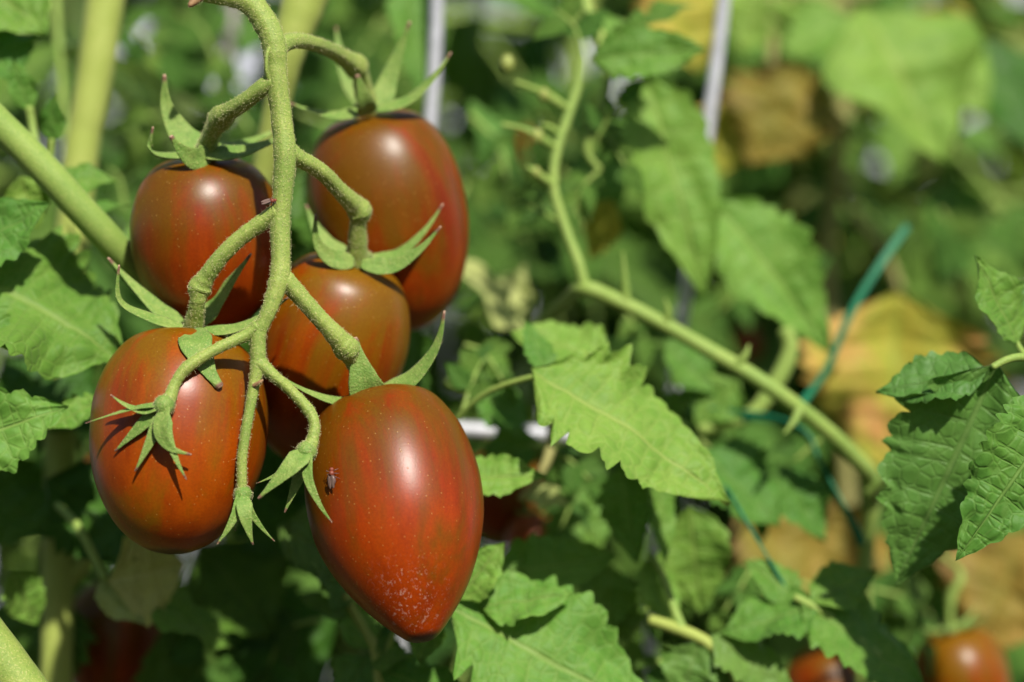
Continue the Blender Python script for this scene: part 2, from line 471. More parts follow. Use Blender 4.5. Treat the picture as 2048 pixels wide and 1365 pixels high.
def hero(plant, b, t, w, mat=LEAF, roll=0, seed=1, n=8, name='leaf', stalk=None, hint=(0.1, -0.75, 0.6), label=None, **kw):
    """one leaf placed where it hangs: base and tip are (px, py, depth)"""
    B = P(*b); T = P(*t)
    L = (T - B).length
    W = S(w, (b[2] + t[2]) / 2)
    g = leaflet_geo(L, W, n=n, seed=seed, **kw)
    o = obj(name, mesh(name, g, mat), plant)
    o.matrix_basis = Matrix.Translation(-plant.location) @ leaf_matrix(B, T, roll, hint)
    if label: o['label'] = label
    if stalk:
        path = [(P(*q[:3]) - B, S(q[3], q[2])) for q in stalk]
        path = [(o.matrix_basis.to_3x3().inverted() @ p, r) for p, r in path]
        obj('leaf_stalk', mesh('leaf_stalk', tube(path, 8, 6), STEM_B), o)
    return o

def stalk(plant, pts, name='stem', mat=STEM, seg=14, sub=8, wob=0.06, **kw):
    g = tube([(P(*q[:3]), S(q[3], q[2])) for q in pts], seg, sub, wob, seed=len(C.objects) * 0.37, **kw)
    return obj(name, mesh(name, g, mat, plant.location), plant)

# ------------------------------------------------------------------ the truss in front
truss = thing('fruit_truss', P(470, -10, 0), 'hairy green fruit stalk branching down between the five large tomatoes', 'fruit stalk')
TRUSS_GEO = []      # surfaces that carry hairs
def tpart(name, pts, seg=18, sub=10, mat=STEM, wob=0.10):
    g = tube([(P(*q[:3]), S(q[3], q[2])) for q in pts], seg, sub, wob, 5, seed=len(C.objects) * 0.61)
    TRUSS_GEO.append(g)
    return obj(name, mesh(name, g, mat, truss.location), truss)
tpart('main_stalk', [(250, -70, .02, 20.6), (330, -30, .012, 20.6), (420, -12, .004, 18.9), (495, 4, 0, 22.4), (532, 48, -.001, 24.9), (549, 92, -.002, 23.2), (553, 150, -.002, 22.4),
                     (562, 225, -.002, 20.6), (571, 310, -.003, 22.4), (566, 380, -.003, 19.8), (561, 450, -.003, 19.8), (562, 530, -.004, 19.8), (556, 570, -.005, 19.8), (537, 625, -.006, 15.5),
                     (518, 668, -.006, 15.5), (516, 725, -.006, 15.5), (508, 775, -.0068, 11.2), (494, 850, -.0075, 10.3), (485, 915, -.0078, 10.3), (484, 985, -.0078, 10.3)], sub=8)
tpart('fruit_stem', [(549, 105, -.001, 20), (572, 86, .002, 17), (605, 82, .008, 15), (655, 97, .020, 15), (690, 118, .030, 18), (712, 135, .036, 25), (720, 150, .038, 17), (727, 180, .042, 19), (738, 222, .046, 22)])
tpart('fruit_stem', [(556, 158, -.002, 20), (528, 174, -.002, 17), (490, 204, .001, 17), (458, 224, .005, 18), (442, 238, .009, 25), (428, 258, .012, 19), (418, 282, .016, 19), (410, 312, .020, 24)])
tpart('fruit_stem', [(570, 300, -.003, 22), (598, 317, -.001, 17), (640, 342, .004, 16), (682, 385, .011, 17), (708, 410, .016, 21), (719, 425, .018, 25), (717, 444, .019, 17), (715, 470, .021, 18), (715, 528, .026, 23)])
tpart('fruit_stem', [(557, 425, -.003, 19), (530, 442, -.002, 17), (482, 476, -.001, 16), (440, 518, .000, 16), (411, 558, .002, 18), (400, 579, .003, 24), (396, 600, .003, 16), (392, 625, .005, 17), (385, 672, .010, 22)])
tpart('fruit_stem', [(560, 552, -.004, 22), (590, 582, -.003, 18), (635, 632, -.001, 17), (673, 674, .001, 20), (693, 698, .003, 26), (704, 718, .005, 17), (725, 760, .010, 18), (746, 800, .013, 22)])
tpart('flower_stem', [(516, 655, -.006, 16), (490, 672, -.0065, 12), (430, 700, -.0088, 11), (375, 735, -.0108, 12), (352, 765, -.0116, 11), (338, 800, -.0130, 14), (326, 818, -.0142, 20)])
tpart('flower_stem', [(517, 725, -.006, 17), (545, 750, -.006, 12), (585, 785, -.005, 11), (618, 822, -.005, 12), (629, 850, -.006, 11), (625, 882, -.007, 13), (612, 905, -.008, 20)])
tpart('bract', [(541, 92, -.004, 5), (534, 110, -.005, 4), (533, 140, -.005, 4), (537, 158, -.004, 5)], seg=8)
tpart('bract', [(400, -6, -.001, 10), (390, 2, -.002, 9), (381, 10, -.003, 6), (377, 14, -.003, 2)], seg=8, mat=BROWN)
tpart('bract', [(508, 772, -.008, 5), (520, 765, -.009, 4), (526, 760, -.009, 2)], seg=8, mat=BROWN)

FRUITS = []
def fruit_surface(idx, px, py):
    """depth of the front face of a fruit on the line of sight through a photo pixel"""
    M, L, R, prof, _ = FRUITS[idx]
    Mi = M.inverted()
    o = Mi @ Vector((0, -D, Z0)); d = (Mi @ P(px, py, 0)) - o
    c = catmull(prof, 6)
    def inside(p):
        t = -p.z / L
        if t <= 0 or t >= 1: return False
        for (t0, r0), (t1, r1) in zip(c, c[1:]):
            if t0 <= t <= t1 and t1 > t0:
                return math.hypot(p.x, p.y) < R * lerp(r0, r1, (t - t0) / (t1 - t0))
        return False
    k = 0.9
    while k < 1.2:
        if inside(o + d * k): return -D + D * k
        k += 0.0002
    return 0.0

# a sepal: flattened pointed blade between base and tip
def sepal_geo(b, t, w, bow=(0, 0, 0), flat=0.20, nrm=(0.1, -0.8, 0.45), roll=0.0, tipw=0.14, base_w=0.85, seed=0, curl=(0, 0, 0), hug=None):
    B = P(*b); T = P(*t)
    y = (b[2] + t[2]) / 2
    off = Vector((S(bow[0], y), bow[2], -S(bow[1], y)))
    off2 = Vector((S(curl[0], y), curl[2], -S(curl[1], y)))
    c = catmull([tuple(B), tuple(B.lerp(T, .33) + off), tuple(B.lerp(T, .70) + off * 0.75 + off2), tuple(T)], 8)
    pts = [Vector(q) for q in c]; n = len(pts)
    if hug:                                   # lies against the fruit
        for i in range(3, n):
            p = pts[i]; sc = (D + p.y) / D
            px = p.x / (K * sc) + 1024; py = 682.5 - (p.z - Z0) / (K * sc)
            pts[i] = p.lerp(P(px, py, fruit_surface(-1, px, py) - .0009), min(1, (i - 2) / 4))
    hw = S(w * .94, y) / 2
    prof = [(0, base_w * .45), (.07, base_w * .85), (.2, 1.0), (.42, .76), (.66, .42), (.84, max(.20, tipw)), (.94, tipw), (1, tipw * .6)]
    g = Geo(); seg = 14
    for i in range(n):
        u = i / (n - 1)
        for (u0, w0), (u1, w1) in zip(prof, prof[1:]):
            if u0 <= u <= u1: ww = lerp(w0, w1, (u - u0) / (u1 - u0)); break
        Tn = (pts[min(i + 1, n - 1)] - pts[max(i - 1, 0)]).normalized()
        N = Vector(nrm); N = (N - Tn * N.dot(Tn)).normalized()
        N = Matrix.Rotation(math.radians(roll), 3, Tn) @ N
        Sd = Tn.cross(N)
        for j in range(seg):
            th = 2 * math.pi * j / seg
            cx = math.cos(th); sz = math.sin(th)
            x = cx * hw * ww * (1 + 0.06 * noise.noise(Vector((u * 9, seed, cx * 2))))
            fl = lerp(flat, 0.9, smooth(.7, 1, u))
            z = sz * hw * ww * fl
            z += hw * ww * 0.28 * (abs(cx) ** 1.3) * (1 - smooth(.75, 1, u))            # channelled
            z -= hw * ww * 0.10 * (1 if sz > 0 else 0) * math.cos(cx * 7) * 0.6
            g.v.append(pts[i] + Sd * x + N * z); g.uv.append((u, j / seg))
    for i in range(n - 1):
        for j in range(seg):
            a = i * seg + j; bb = i * seg + (j + 1) % seg
            g.f.append((a, bb, bb + seg, a + seg))
    for e in (0, n - 1):
        k = len(g.v); g.v.append(pts[e]); g.uv.append((e / (n - 1), 0.5))
        for j in range(seg):
            a = e * seg + j; bb = e * seg + (j + 1) % seg
            g.f.append((bb, a, k) if e == 0 else (a, bb, k))
    return g

def blob_geo(center, rx, ry, rz, seg=14, rings=8, power=1.0):
    g = Geo()
    for i in range(rings + 1):
        ph = math.pi * i / rings
        for j in range(seg):
            th = 2 * math.pi * j / seg
            g.v.append(center + Vector((rx * math.sin(ph) * math.cos(th), ry * math.sin(ph) * math.sin(th), rz * math.cos(ph))))
            g.uv.append((0.2, j / seg))
    for i in range(rings):
        for j in range(seg):
            a = i * seg + j; b = i * seg + (j + 1) % seg
            g.f.append((a, a + seg, b + seg, b))
    return g

HAIRY = []          # (geometry, thing) for sepals
def calyx(parent, c, size, sepals, depth2=True, squash=0.55):
    """parent: the thing; sepals become children of the calyx"""
    cc = P(*c)
    r = S(size, c[2])
    cg = blob_geo(cc, r, r, r * squash)
    cal = obj('calyx', mesh('calyx', cg, SEPAL, parent.location), parent)
    HAIRY.append((cg, parent))
    for i, sp in enumerate(sepals):
        g = sepal_geo(seed=i * 3.1 + c[0], **sp)
        HAIRY.append((g, parent))
        obj('sepal', mesh('sepal', g, SEPAL, parent.location), cal)
    return cal

# three spent flowers on the truss
calyx(truss, (328, 812, -.0142), 22, [
    dict(b=(326, 808, -.0147), t=(221, 790, -.0145), w=32, bow=(0, 22, 0), nrm=(0, -.5, .8)),
    dict(b=(324, 812, -.0147), t=(171, 847, -.0145), w=24, bow=(8, -8, 0), nrm=(0, -.4, .9), base_w=1.1),
    dict(b=(324, 816, -.0140), t=(230, 903, -.0115), w=36, bow=(0, 0, -.001), base_w=.7),
    dict(b=(328, 820, -.0140), t=(270, 943, -.0148), w=34, bow=(4, 0, -.001), base_w=.7),
    dict(b=(334, 814, -.0158), t=(383, 910, -.0165), w=40, bow=(-26, 14, -.0015), curl=(-6, 4, 0), roll=30),
    dict(b=(332, 822, -.0147), t=(373, 960, -.0168), w=28, bow=(-10, 0, -.001), base_w=.7)], squash=1.0)
calyx(truss, (613, 904, -.008), 22, [
    dict(b=(616, 902, -.009), t=(516, 998, -.012), w=54, bow=(4, -2, -.002), base_w=.7, nrm=(-.2, -.8, .5)),
    dict(b=(612, 910, -.007), t=(514, 967, -.004), w=16, bow=(0, 6, 0), base_w=.8),
    dict(b=(612, 910, -.007), t=(569, 1026, -.006), w=34, bow=(2, 0, 0), base_w=.7),
    dict(b=(616, 906, -.010), t=(664, 1046, -.014), w=26, bow=(-14, 4, -.001), base_w=1.1, roll=25)], squash=1.0)
calyx(truss, (486, 990, -.0078), 19, [
    dict(b=(482, 988, -0.0088), t=(434, 1089, -0.0128), w=26, bow=(6, 6, -.001), base_w=1.0, roll=-30),
    dict(b=(488, 992, -0.0098), t=(506, 1090, -0.0108), w=36, bow=(-2, 0, -.002), base_w=.7),
    dict(b=(490, 988, -0.0088), t=(549, 1083, -0.0088), w=20, bow=(-8, 4, 0), base_w=1.0, roll=30),
    dict(b=(484, 994, -0.0048), t=(470, 1062, -0.0048), w=18, base_w=.8)], squash=1.0)

# ------------------------------------------------------------------ the five tomatoes
PLUM = [(0, 0), (.004, .20), (.012, .34), (.03, .49), (.07, .655), (.13, .79), (.22, .91), (.34, .99), (.46, 1.0), (.58, .97), (.70, .885), (.80, .765), (.88, .62), (.94, .45), (.98, .26), (.995, .10), (1, 0)]
POINT = [(0, 0), (.004, .20), (.012, .36), (.03, .51), (.07, .69), (.13, .81), (.22, .925), (.33, .985), (.44, 1.0), (.55, .965), (.65, .875), (.75, .735), (.83, .585), (.90, .42), (.955, .27), (.985, .17), (.997, .08), (1, 0)]
def fruit_geo(L, R, prof, seed=0, seg=64, lobes=0.018, dip=0.035):
    c = catmull(prof, 4)
    g = Geo(); n = len(c)
    for i, (t, r) in enumerate(c):
        r = max(r, 0.0)
        for j in range(seg):
            th = 2 * math.pi * j / seg
            k = 1 + lobes * math.cos(3 * th + seed) * (1 - 0.4 * t) + 0.012 * noise.noise(Vector((math.cos(th) * 1.3, math.sin(th) * 1.3, t * 3 + seed)))
            z = -t * L
            z -= L * dip * math.exp(-(r * 2.6) ** 2) * (1 if t < .5 else 0)     # hollow round the stalk
            g.v.append(Vector((R * r * k * math.cos(th), R * r * k * math.sin(th), z))); g.uv.append((t, j / seg))
    for i in range(n - 1):
        for j in range(seg):
            a = i * seg + j; b = i * seg + (j + 1) % seg
            g.f.append((a, a + seg, b + seg, b))
    return g
def tomato(top, bot, rpx, prof, mat, label, seed, sepals, csize=28, spin=0.0, group='tomatoes on the near truss', lobes=.018):
    A = P(*top); B = P(*bot)
    t = thing('tomato', B, label, 'tomato', group)
    ax = (A - B)
    L = ax.length
    q = ax.normalized().to_track_quat('Z', 'Y')
    M = Matrix.Translation(A - B) @ q.to_matrix().to_4x4() @ Matrix.Rotation(spin, 4, 'Z')
    R = S(rpx, (top[2] + bot[2]) / 2)
    g = fruit_geo(L, R, prof, seed, lobes=lobes)
    f = obj('fruit', mesh('fruit', g, mat), t); f.matrix_basis = M
    FRUITS.append((Matrix.Translation(B) @ M, L, R, prof, label))
    if sepals: calyx(t, (top[0], top[1] - 1, top[2]), csize * 1.1, sepals, squash=0.42)
    return t

tomato((403, 308, .024), (424, 672, .032), 150, PLUM, FRUIT, 'upper left tomato with dried sepal tips, left of the main stalk', 1.0, [
    dict(b=(400, 306, .020), t=(329, 149, .020), w=66, bow=(-18, 14, .002), base_w=.9, curl=(-6, 4, 0)),
    dict(b=(400, 312, .018), t=(306, 254, .012), w=42, bow=(-30, 22, 0), curl=(-10, 14, 0), nrm=(.1, -.4, .9)),
    dict(b=(418, 314, .016), t=(341, 272, .008), w=58, bow=(-4, 18, -.001), nrm=(.3, -.9, -.1), base_w=.9, tipw=.2),
    dict(b=(410, 312, .016), t=(575, 268, .016), w=66, bow=(8, 12, 0), nrm=(0, -.6, .8), tipw=.3),
    dict(b=(420, 302, .024), t=(552, 262, .034), w=52, bow=(0, 8, 0), nrm=(0, -.6, .8), tipw=.3)], spin=0.4)
tomato((735, 218, .048), (828, 662, .058), 155, PLUM, FRUIT, 'upper right tomato hanging right of the main stalk, behind the other fruits', 2.2, [
    dict(b=(758, 218, .044), t=(820, 43, .044), w=50, bow=(-4, 4, .002), base_w=.9),
    dict(b=(722, 216, .056), t=(672, 54, .060), w=40, bow=(-12, -8, 0), base_w=.8),
    dict(b=(734, 228, .038), t=(714, 150, .030), w=46, bow=(4, 4, -.002), nrm=(.1, -.95, .2), base_w=1.0, tipw=.25),
    dict(b=(752, 222, .038), t=(902, 105, .036), w=46, bow=(14, 22, 0), nrm=(0, -.6, .8)),
    dict(b=(718, 222, .038), t=(578, 206, .034), w=44, bow=(10, 18, 0), nrm=(0, -.6, .8))], spin=1.1)
tomato((713, 514, .028), (592, 922, .044), 152, PLUM, FRUIT_G, 'middle tomato with greenish gold shoulder, behind the slanting fruit stem', 3.9, [
    dict(b=(708, 526, .022), t=(631, 428, .016), w=44, bow=(-22, 22, -.001), nrm=(.1, -.9, .2), curl=(-4, 6, 0)),
    dict(b=(702, 520, .034), t=(612, 410, .040), w=44, bow=(-14, 10, 0)),
    dict(b=(722, 528, .022), t=(882, 453, .018), w=40, bow=(10, 30, 0), nrm=(0, -.85, .3)),
    dict(b=(730, 520, .030), t=(886, 408, .030), w=38, bow=(14, 28, 0), nrm=(0, -.6, .7))], csize=30, spin=0.0)
tomato((374, 661, .0155), (338, 1109, .001), 176, PLUM, FRUIT_G, 'lower left tomato with a six pointed empty flower calyx hanging before it', 5.3, [
    dict(b=(362, 655, .012), t=(216, 516, .016), w=50, bow=(4, 14, .001), nrm=(.3, -.6, .6)),
    dict(b=(372, 660, .008), t=(238, 530, .004), w=36, bow=(-34, 18, 0), curl=(-14, 18, 0), nrm=(.3, -.5, .7), tipw=.16),
    dict(b=(398, 650, .014), t=(502, 508, .006), w=52, bow=(-4, 4, .003), nrm=(-.1, -.8, .4)),
    dict(b=(386, 660, .005), t=(441, 776, -.0085), w=74, bow=(-2, 4, -.0045), nrm=(.1, -.9, .4), tipw=.28, base_w=.8, hug=True),
    dict(b=(400, 664, .006), t=(580, 592, .004), w=40, bow=(10, 20, 0), nrm=(0, -.6, .8))], csize=30, spin=0.7, lobes=.003)
tomato((750, 790, .019), (848, 1283, -.008), 177, POINT, FRUIT_P, 'lower right pointed tomato with a small insect, the lowest of the cluster', 0.6, [
    dict(b=(742, 800, .009), t=(710, 675, .004), w=84, bow=(-2, 8, -.002), nrm=(.05, -.95, .2), base_w=.95, tipw=.16),
    dict(b=(748, 796, .012), t=(889, 622, .006), w=52, bow=(26, 24, 0), nrm=(-.2, -.75, .5), curl=(6, 4, 0)),
    dict(b=(742, 796, .012), t=(560, 752, .004), w=36, bow=(-4, 24, 0), nrm=(0, -.6, .8))], csize=34, spin=2.0)

# ------------------------------------------------------------------ hairs on truss and sepals
def hairs(geos, parent, count, seed, origin, name='hairs', longc=0):
    rnd = random.Random(seed)
    tris = []; acc = 0.0
    for g in geos:
        for f in g.f:
            a, b, c = g.v[f[0]], g.v[f[1]], g.v[f[2]]
            ar = (b - a).cross(c - a)
            ctr = (a + b + c) / 3
            if ar.length < 1e-12: continue
            acc += ar.length; tris.append((acc, a, b, c, ar.normalized(), g.v[f[3]] if len(f) > 3 else None))
    import bisect
    cum = [t[0] for t in tris]
    out = Geo()
    for k in range(count + longc):
        _, a, b, c, nrm, d4 = tris[min(bisect.bisect(cum, rnd.random() * acc), len(tris) - 1)]
        u, v = rnd.random(), rnd.random()
        if d4 is not None: p = a.lerp(b, u).lerp(d4.lerp(c, u), v)
        else:
            if u + v > 1: u, v = 1 - u, 1 - v
            p = a + (b - a) * u + (c - a) * v
        ln = rnd.uniform(.00012, .00034) if k < count else rnd.uniform(.0007, .0019)
        r = .00003 if k < count else .000022
        d = (nrm + Vector((rnd.uniform(-1, 1), rnd.uniform(-1, 1), rnd.uniform(-1, 1))) * 0.45).normalized()
        s = d.orthogonal().normalized(); q = d.cross(s)
        p0 = p - nrm * .00004
        e = p + d * ln
        vs = [p0 + s * r, p0 - s * r * .5 + q * r * .87, p0 - s * r * .5 - q * r * .87, e]
        fs = [(0, 1, 3), (1, 2, 3), (2, 0, 3)]
        if k < count:
            h = rnd.uniform(.00005, .00010)
            vs += [e + s * h, e - s * h, e + q * h, e - q * h, e + d * h, e - d * h]
            fs += [(4, 6, 8), (6, 5, 8), (5, 7, 8), (7, 4, 8), (6, 4, 9), (5, 6, 9), (7, 5, 9), (4, 7, 9)]
        out.add(vs, fs, [(0, 0)] * len(vs))
    o = obj(name, mesh(name, out, HAIR, origin, False), parent)
    o['kind'] = 'stuff'
    return o
hairs(TRUSS_GEO, truss, 17000, 5, truss.location, longc=700)
by = {}
for g, t in HAIRY: by.setdefault(t.name, (t, []))[1].append(g)
for t, gs in by.values():
    hairs(gs, t, 3800, 9, t.location, longc=70)

# ------------------------------------------------------------------ insects
def insect(at, up, normal, size, label):
    c = P(*at)
    t = thing('insect', c, label, 'insect', 'small insects on the truss')
    d = Vector(up).normalized(); n = Vector(normal); n = (n - d * n.dot(d)).normalized(); s = d.cross(n)
    R = Matrix((s, d, n)).transposed()
    def part(name, cy, rx, ry, rz, mat, cx=0, cz=None):
        g = blob_geo(Vector((0, 0, 0)), rx * size, ry * size, rz * size)
        g.v = [R @ (v + Vector((cx, cy, rz if cz is None else cz)) * size) for v in g.v]
        return obj(name, mesh(name, g, mat), t)
    part('head', .42, .13, .12, .12, BUG_R)
    part('thorax', .22, .16, .17, .16, BUG_R)
    part('abdomen', -.12, .19, .28, .16, BUG_D)
    for sd in (-1, 1):
        part('wing', -.22, .10, .36, .015, WING, sd * .10, .33)
        for k, a in enumerate((.32, .2, .06)):
            g = tube([(R @ (Vector((sd * .1, a, .12)) * size), .02 * size), (R @ (Vector((sd * .28, a + .05 - .06 * k, .2)) * size), .018 * size),
                      (R @ (Vector((sd * .36, a + .1 - .14 * k, 0)) * size), .012 * size)], 6, 4)
            obj('leg', mesh('leg', g, BUG_D), t)
    return t

cs = P(815, 1200, fruit_surface(4, 815, 1200))
FRUIT_P.node_tree.nodes['scurf_center'].inputs[1].default_value = FRUITS[4][0].inverted() @ cs
yb = fruit_surface(4, 668, 955)
insect((668, 955, yb), (-.15, .05, 1), (-.5, -.86, .05), S(38, yb), 'tiny red headed insect sitting on the lowest pointed tomato')
insect((540, 407, -.0045), (1, 0, .35), (0, -.8, .6), S(28, 0), 'tiny brown insect perched where a fruit stem leaves the main stalk')

# ------------------------------------------------------------------ host plant (left)
hp = thing('tomato_plant', P(100, 1365, .06) * 1.0, 'tomato plant with thick yellow green stem behind the left tomatoes', 'plant', 'tomato plants')
hp.location.z = 0.05
stalk(hp, [(225, -160, .09, 40), (208, 20, .09, 38), (182, 200, .09, 36), (160, 330, .09, 34), (128, 700, .09, 34), (118, 1000, .09, 32), (114, 1300, .09, 31), (110, 1600, .09, 34), (105, 2600, .09, 36), (100, 6400, .09, 40)], mat=STEM_Y, seg=20)
stalk(hp, [(-160, 120, .02, 34.4), (-40, 215, .022, 32.8), (60, 310, .025, 31.2), (150, 405, .028, 31.2), (230, 495, .034, 31.2), (330, 610, .05, 29), (430, 720, .07, 28), (520, 800, .08, 26)], name='side_stem', mat=STEM_B, seg=20)
stalk(hp, [(-190, 1030, -.004, 45), (-90, 1190, -.003, 46), (10, 1330, -.003, 47), (90, 1450, -.002, 46), (200, 1700, .01, 45), (300, 2600, .04, 40)], name='side_stem', mat=STEM, seg=20)
stalk(hp, [(660, -120, .06, 46), (610, 0, .06, 44), (575, 110, .06, 34), (548, 240, .065, 26), (490, 500, .075, 24), (400, 760, .085, 22), (260, 1010, .09, 20), (118, 1180, .092, 20)], name='side_stem', mat=STEM_Y)
# leaves added behind the fruits to shade the background lower down
for k, (bx, by, tx, ty, yy) in enumerate(((300, 380, 430, 640, .085), (470, 330, 560, 600, .09), (640, 300, 720, 560, .095), (560, 560, 700, 800, .085), (330, 640, 480, 860, .075),
                                         (700, 620, 850, 880, .085), (250, 800, 430, 1020, .075), (480, 760, 600, 1010, .08), (640, 850, 780, 1080, .075), (780, 420, 860, 640, .10), (620, 650, 480, 820, .09))):
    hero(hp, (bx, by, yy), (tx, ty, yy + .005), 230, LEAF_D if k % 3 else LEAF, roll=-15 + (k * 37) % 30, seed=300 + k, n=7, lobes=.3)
# left leaves
hero(hp, (-80, 540, .030), (252, 714, .030), 400, LEAF, roll=-12, seed=11, n=9, lobes=.5, teeth=.18, bend=.10, fold=.05, stalk=[(-70, 545, .03, 8), (-130, 500, .03, 9), (-190, 420, .03, 10)])
hero(hp, (-90, 520, .026), (100, 405, .024), 150, LEAF, roll=10, seed=14, n=6, lobes=.4, bend=.05)
hero(hp, (-60, 600, .018), (22, 700, .016), 90, LEAF, roll=-10, seed=15, n=6)
hero(hp, (-130, 905, .010), (137, 812, .014), 180, LEAF_L, roll=18, seed=21, n=8, lobes=.3, teeth=.25, bend=.08, hint=(.2, -.8, .5))
hero(hp, (205, 795, .030), (92, 860, .028), 70, LEAF_L, roll=0, seed=23, n=6)
hero(hp, (-60, -60, .06), (95, 70, .055), 210, LEAF, roll=10, seed=31, n=7, lobes=.45, teeth=.3)
hero(hp, (-40, 60, .06), (30, 165, .055), 170, LEAF, roll=-5, seed=32, n=7)
hero(hp, (58, 222, .055), (25, 118, .05), 58, LEAF_L, seed=33, n=6, lobes=.1, teeth=.1)
hero(hp, (104, 285, .055), (108, 185, .05), 52, LEAF, seed=34, n=6, lobes=.1, teeth=.1)
stalk(hp, [(58, 215, .055, 9), (66, 260, .055, 8), (78, 330, .05, 9)], name='leaf_stalk', mat=STEM_B, seg=8)
stalk(hp, [(104, 280, .055, 7), (100, 320, .055, 6), (96, 350, .05, 8)], name='leaf_stalk', mat=STEM_B, seg=8)
hero(hp, (75, 360, .045), (237, 362, .05), 95, LEAF, roll=-8, seed=35, n=7, lobes=.35)
hero(hp, (150, 420, .045), (262, 412, .05), 55, LEAF, roll=-30, seed=36, n=6, lobes=.2)
hero(hp, (40, 350, .045), (75, 460, .05), 90, LEAF_L, roll=10, seed=37, n=6)
# pale folded leaf and others, low left
hero(hp, (215, 1165, .05), (372, 1130, .058), 200, LEAF_P, roll=25, seed=41, n=7, lobes=.25, bend=.25, hint=(0.3, -.8, .3))
hero(hp, (200, 1160, .055), (290, 1250, .05), 90, LEAF_P, roll=0, seed=42, n=6, lobes=.2)
hero(hp, (290, 1205, .055), (470, 1290, .065), 150, LEAF_L, roll=-25, seed=43, n=7, lobes=.25, bend=.15)
hero(hp, (20, 1140, .05), (75, 1250, .06), 100, LEAF_L, roll=0, seed=44, n=6, lobes=.5)
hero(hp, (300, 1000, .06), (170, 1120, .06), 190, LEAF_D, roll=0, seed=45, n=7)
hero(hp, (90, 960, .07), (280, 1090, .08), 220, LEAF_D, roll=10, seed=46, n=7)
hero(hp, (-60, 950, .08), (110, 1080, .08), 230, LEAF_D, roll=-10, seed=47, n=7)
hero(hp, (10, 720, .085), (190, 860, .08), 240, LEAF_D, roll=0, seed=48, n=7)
stalk(hp, [(115, 1010, .065, 8), (160, 1060, .055, 10), (210, 1160, .05, 9)], name='leaf_stalk', mat=STEM_B, seg=8)
# below the fruits
hero(hp, (560, 1050, .05), (720, 1150, .06), 210, LEAF_B, roll=-10, seed=51, n=8, lobes=.3)
hero(hp, (735, 1170, .06), (580, 1115, .05), 190, LEAF_B, roll=15, seed=52, n=8, lobes=.3)
hero(hp, (745, 1300, .045), (670, 1190, .05), 90, LEAF_L, roll=10, seed=53, n=7, lobes=.2)
hero(hp, (740, 1310, .05), (672, 1420, .05), 110, LEAF_B, roll=10, seed=54, n=7, lobes=.2)
hero(hp, (690, 1235, .045), (598, 1190, .05), 50, LEAF_B, roll=10, seed=55, n=6, lobes=.2)
hero(hp, (760, 1270, .045), (830, 1400, .045), 60, LEAF_B, roll=10, seed=56, n=6, lobes=.2)
hero(hp, (740, 1330, .04), (830, 1310, .035), 60, LEAF, roll=-20, seed=57, n=6, lobes=.3)
hero(hp, (760, 1345, .04), (950, 1400, .035), 120, LEAF, roll=-10, seed=58, n=7, lobes=.4)
hero(hp, (860, 1225, .035), (840, 1330, .03), 80, LEAF, roll=5, seed=59, n=6, lobes=.2)
stalk(hp, [(690, 1190, .05, 10), (730, 1265, .048, 11), (755, 1310, .045, 13), (765, 1420, .045, 13), (780, 1700, .05, 14)], name='leaf_stalk', mat=STEM_Y, seg=10)
stalk(hp, [(770, 1310, .045, 7), (790, 1260, .045, 6), (800, 1220, .045, 5)], name='leaf_stalk', mat=STEM_B, seg=8)
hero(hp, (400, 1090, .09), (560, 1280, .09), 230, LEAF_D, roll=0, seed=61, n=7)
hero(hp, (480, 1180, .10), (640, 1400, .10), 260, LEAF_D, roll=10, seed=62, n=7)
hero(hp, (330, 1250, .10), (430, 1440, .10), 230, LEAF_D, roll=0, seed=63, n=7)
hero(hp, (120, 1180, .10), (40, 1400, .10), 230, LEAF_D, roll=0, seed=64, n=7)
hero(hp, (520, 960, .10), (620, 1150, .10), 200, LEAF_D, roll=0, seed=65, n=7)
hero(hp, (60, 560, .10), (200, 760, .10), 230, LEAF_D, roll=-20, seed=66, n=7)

# ------------------------------------------------------------------ right plant
rp = thing('tomato_plant', P(1760, 1365, .08), 'tomato plant right of the fruit with a slanting forked branch', 'plant', 'tomato plants')
rp.location.z = 0.05
BR = .075
stalk(rp, [(1080, 648, .10, 12.6), (1125, 608, .09, 13.3), (1168, 578, BR, 16.3), (1230, 600, BR, 15.5), (1310, 640, BR, 15.5), (1420, 702, BR, 15.5), (1530, 768, .07, 16.3), (1640, 850, .075, 16.3), (1715, 922, .083, 17.8), (1742, 962, .090, 18.5),
            (1742, 1030, .096, 16.3), (1732, 1110, .100, 15.5), (1728, 1250, .100, 16.3), (1730, 1600, .100, 17.8), (1740, 2600, .100, 19.2), (1750, 6300, .100, 22.2)], mat=STEM_B, seg=16)
stalk(rp, [(1170, 582, BR, 13), (1158, 530, BR, 10.8), (1132, 460, .078, 10.1), (1108, 380, .08, 9.36), (1112, 310, .082, 9.36), (1135, 235, .085, 9.36), (1155, 175, .088, 8.64), (1165, 120, .09, 6.48)], name='flower_stalk', mat=STEM_B, seg=12)
for pts in ([(1135, 218, .085, 7), (1095, 193, .083, 10), (1062, 176, .08, 6), (1030, 165, .078, 6)], [(1110, 296, .082, 7), (1082, 278, .08, 10), (1045, 258, .078, 5), (1005, 250, .076, 5)],
            [(1108, 372, .08, 7), (1080, 352, .078, 9), (1055, 335, .076, 5)], [(1118, 268, .083, 6), (1100, 256, .082, 7), (1085, 250, .08, 4)], [(1252, 610, BR, 12), (1250, 560, .073, 7), (1246, 505, .072, 2)]):
    stalk(rp, pts, name='flower_stalk', mat=STEM_B, seg=10, sub=6)
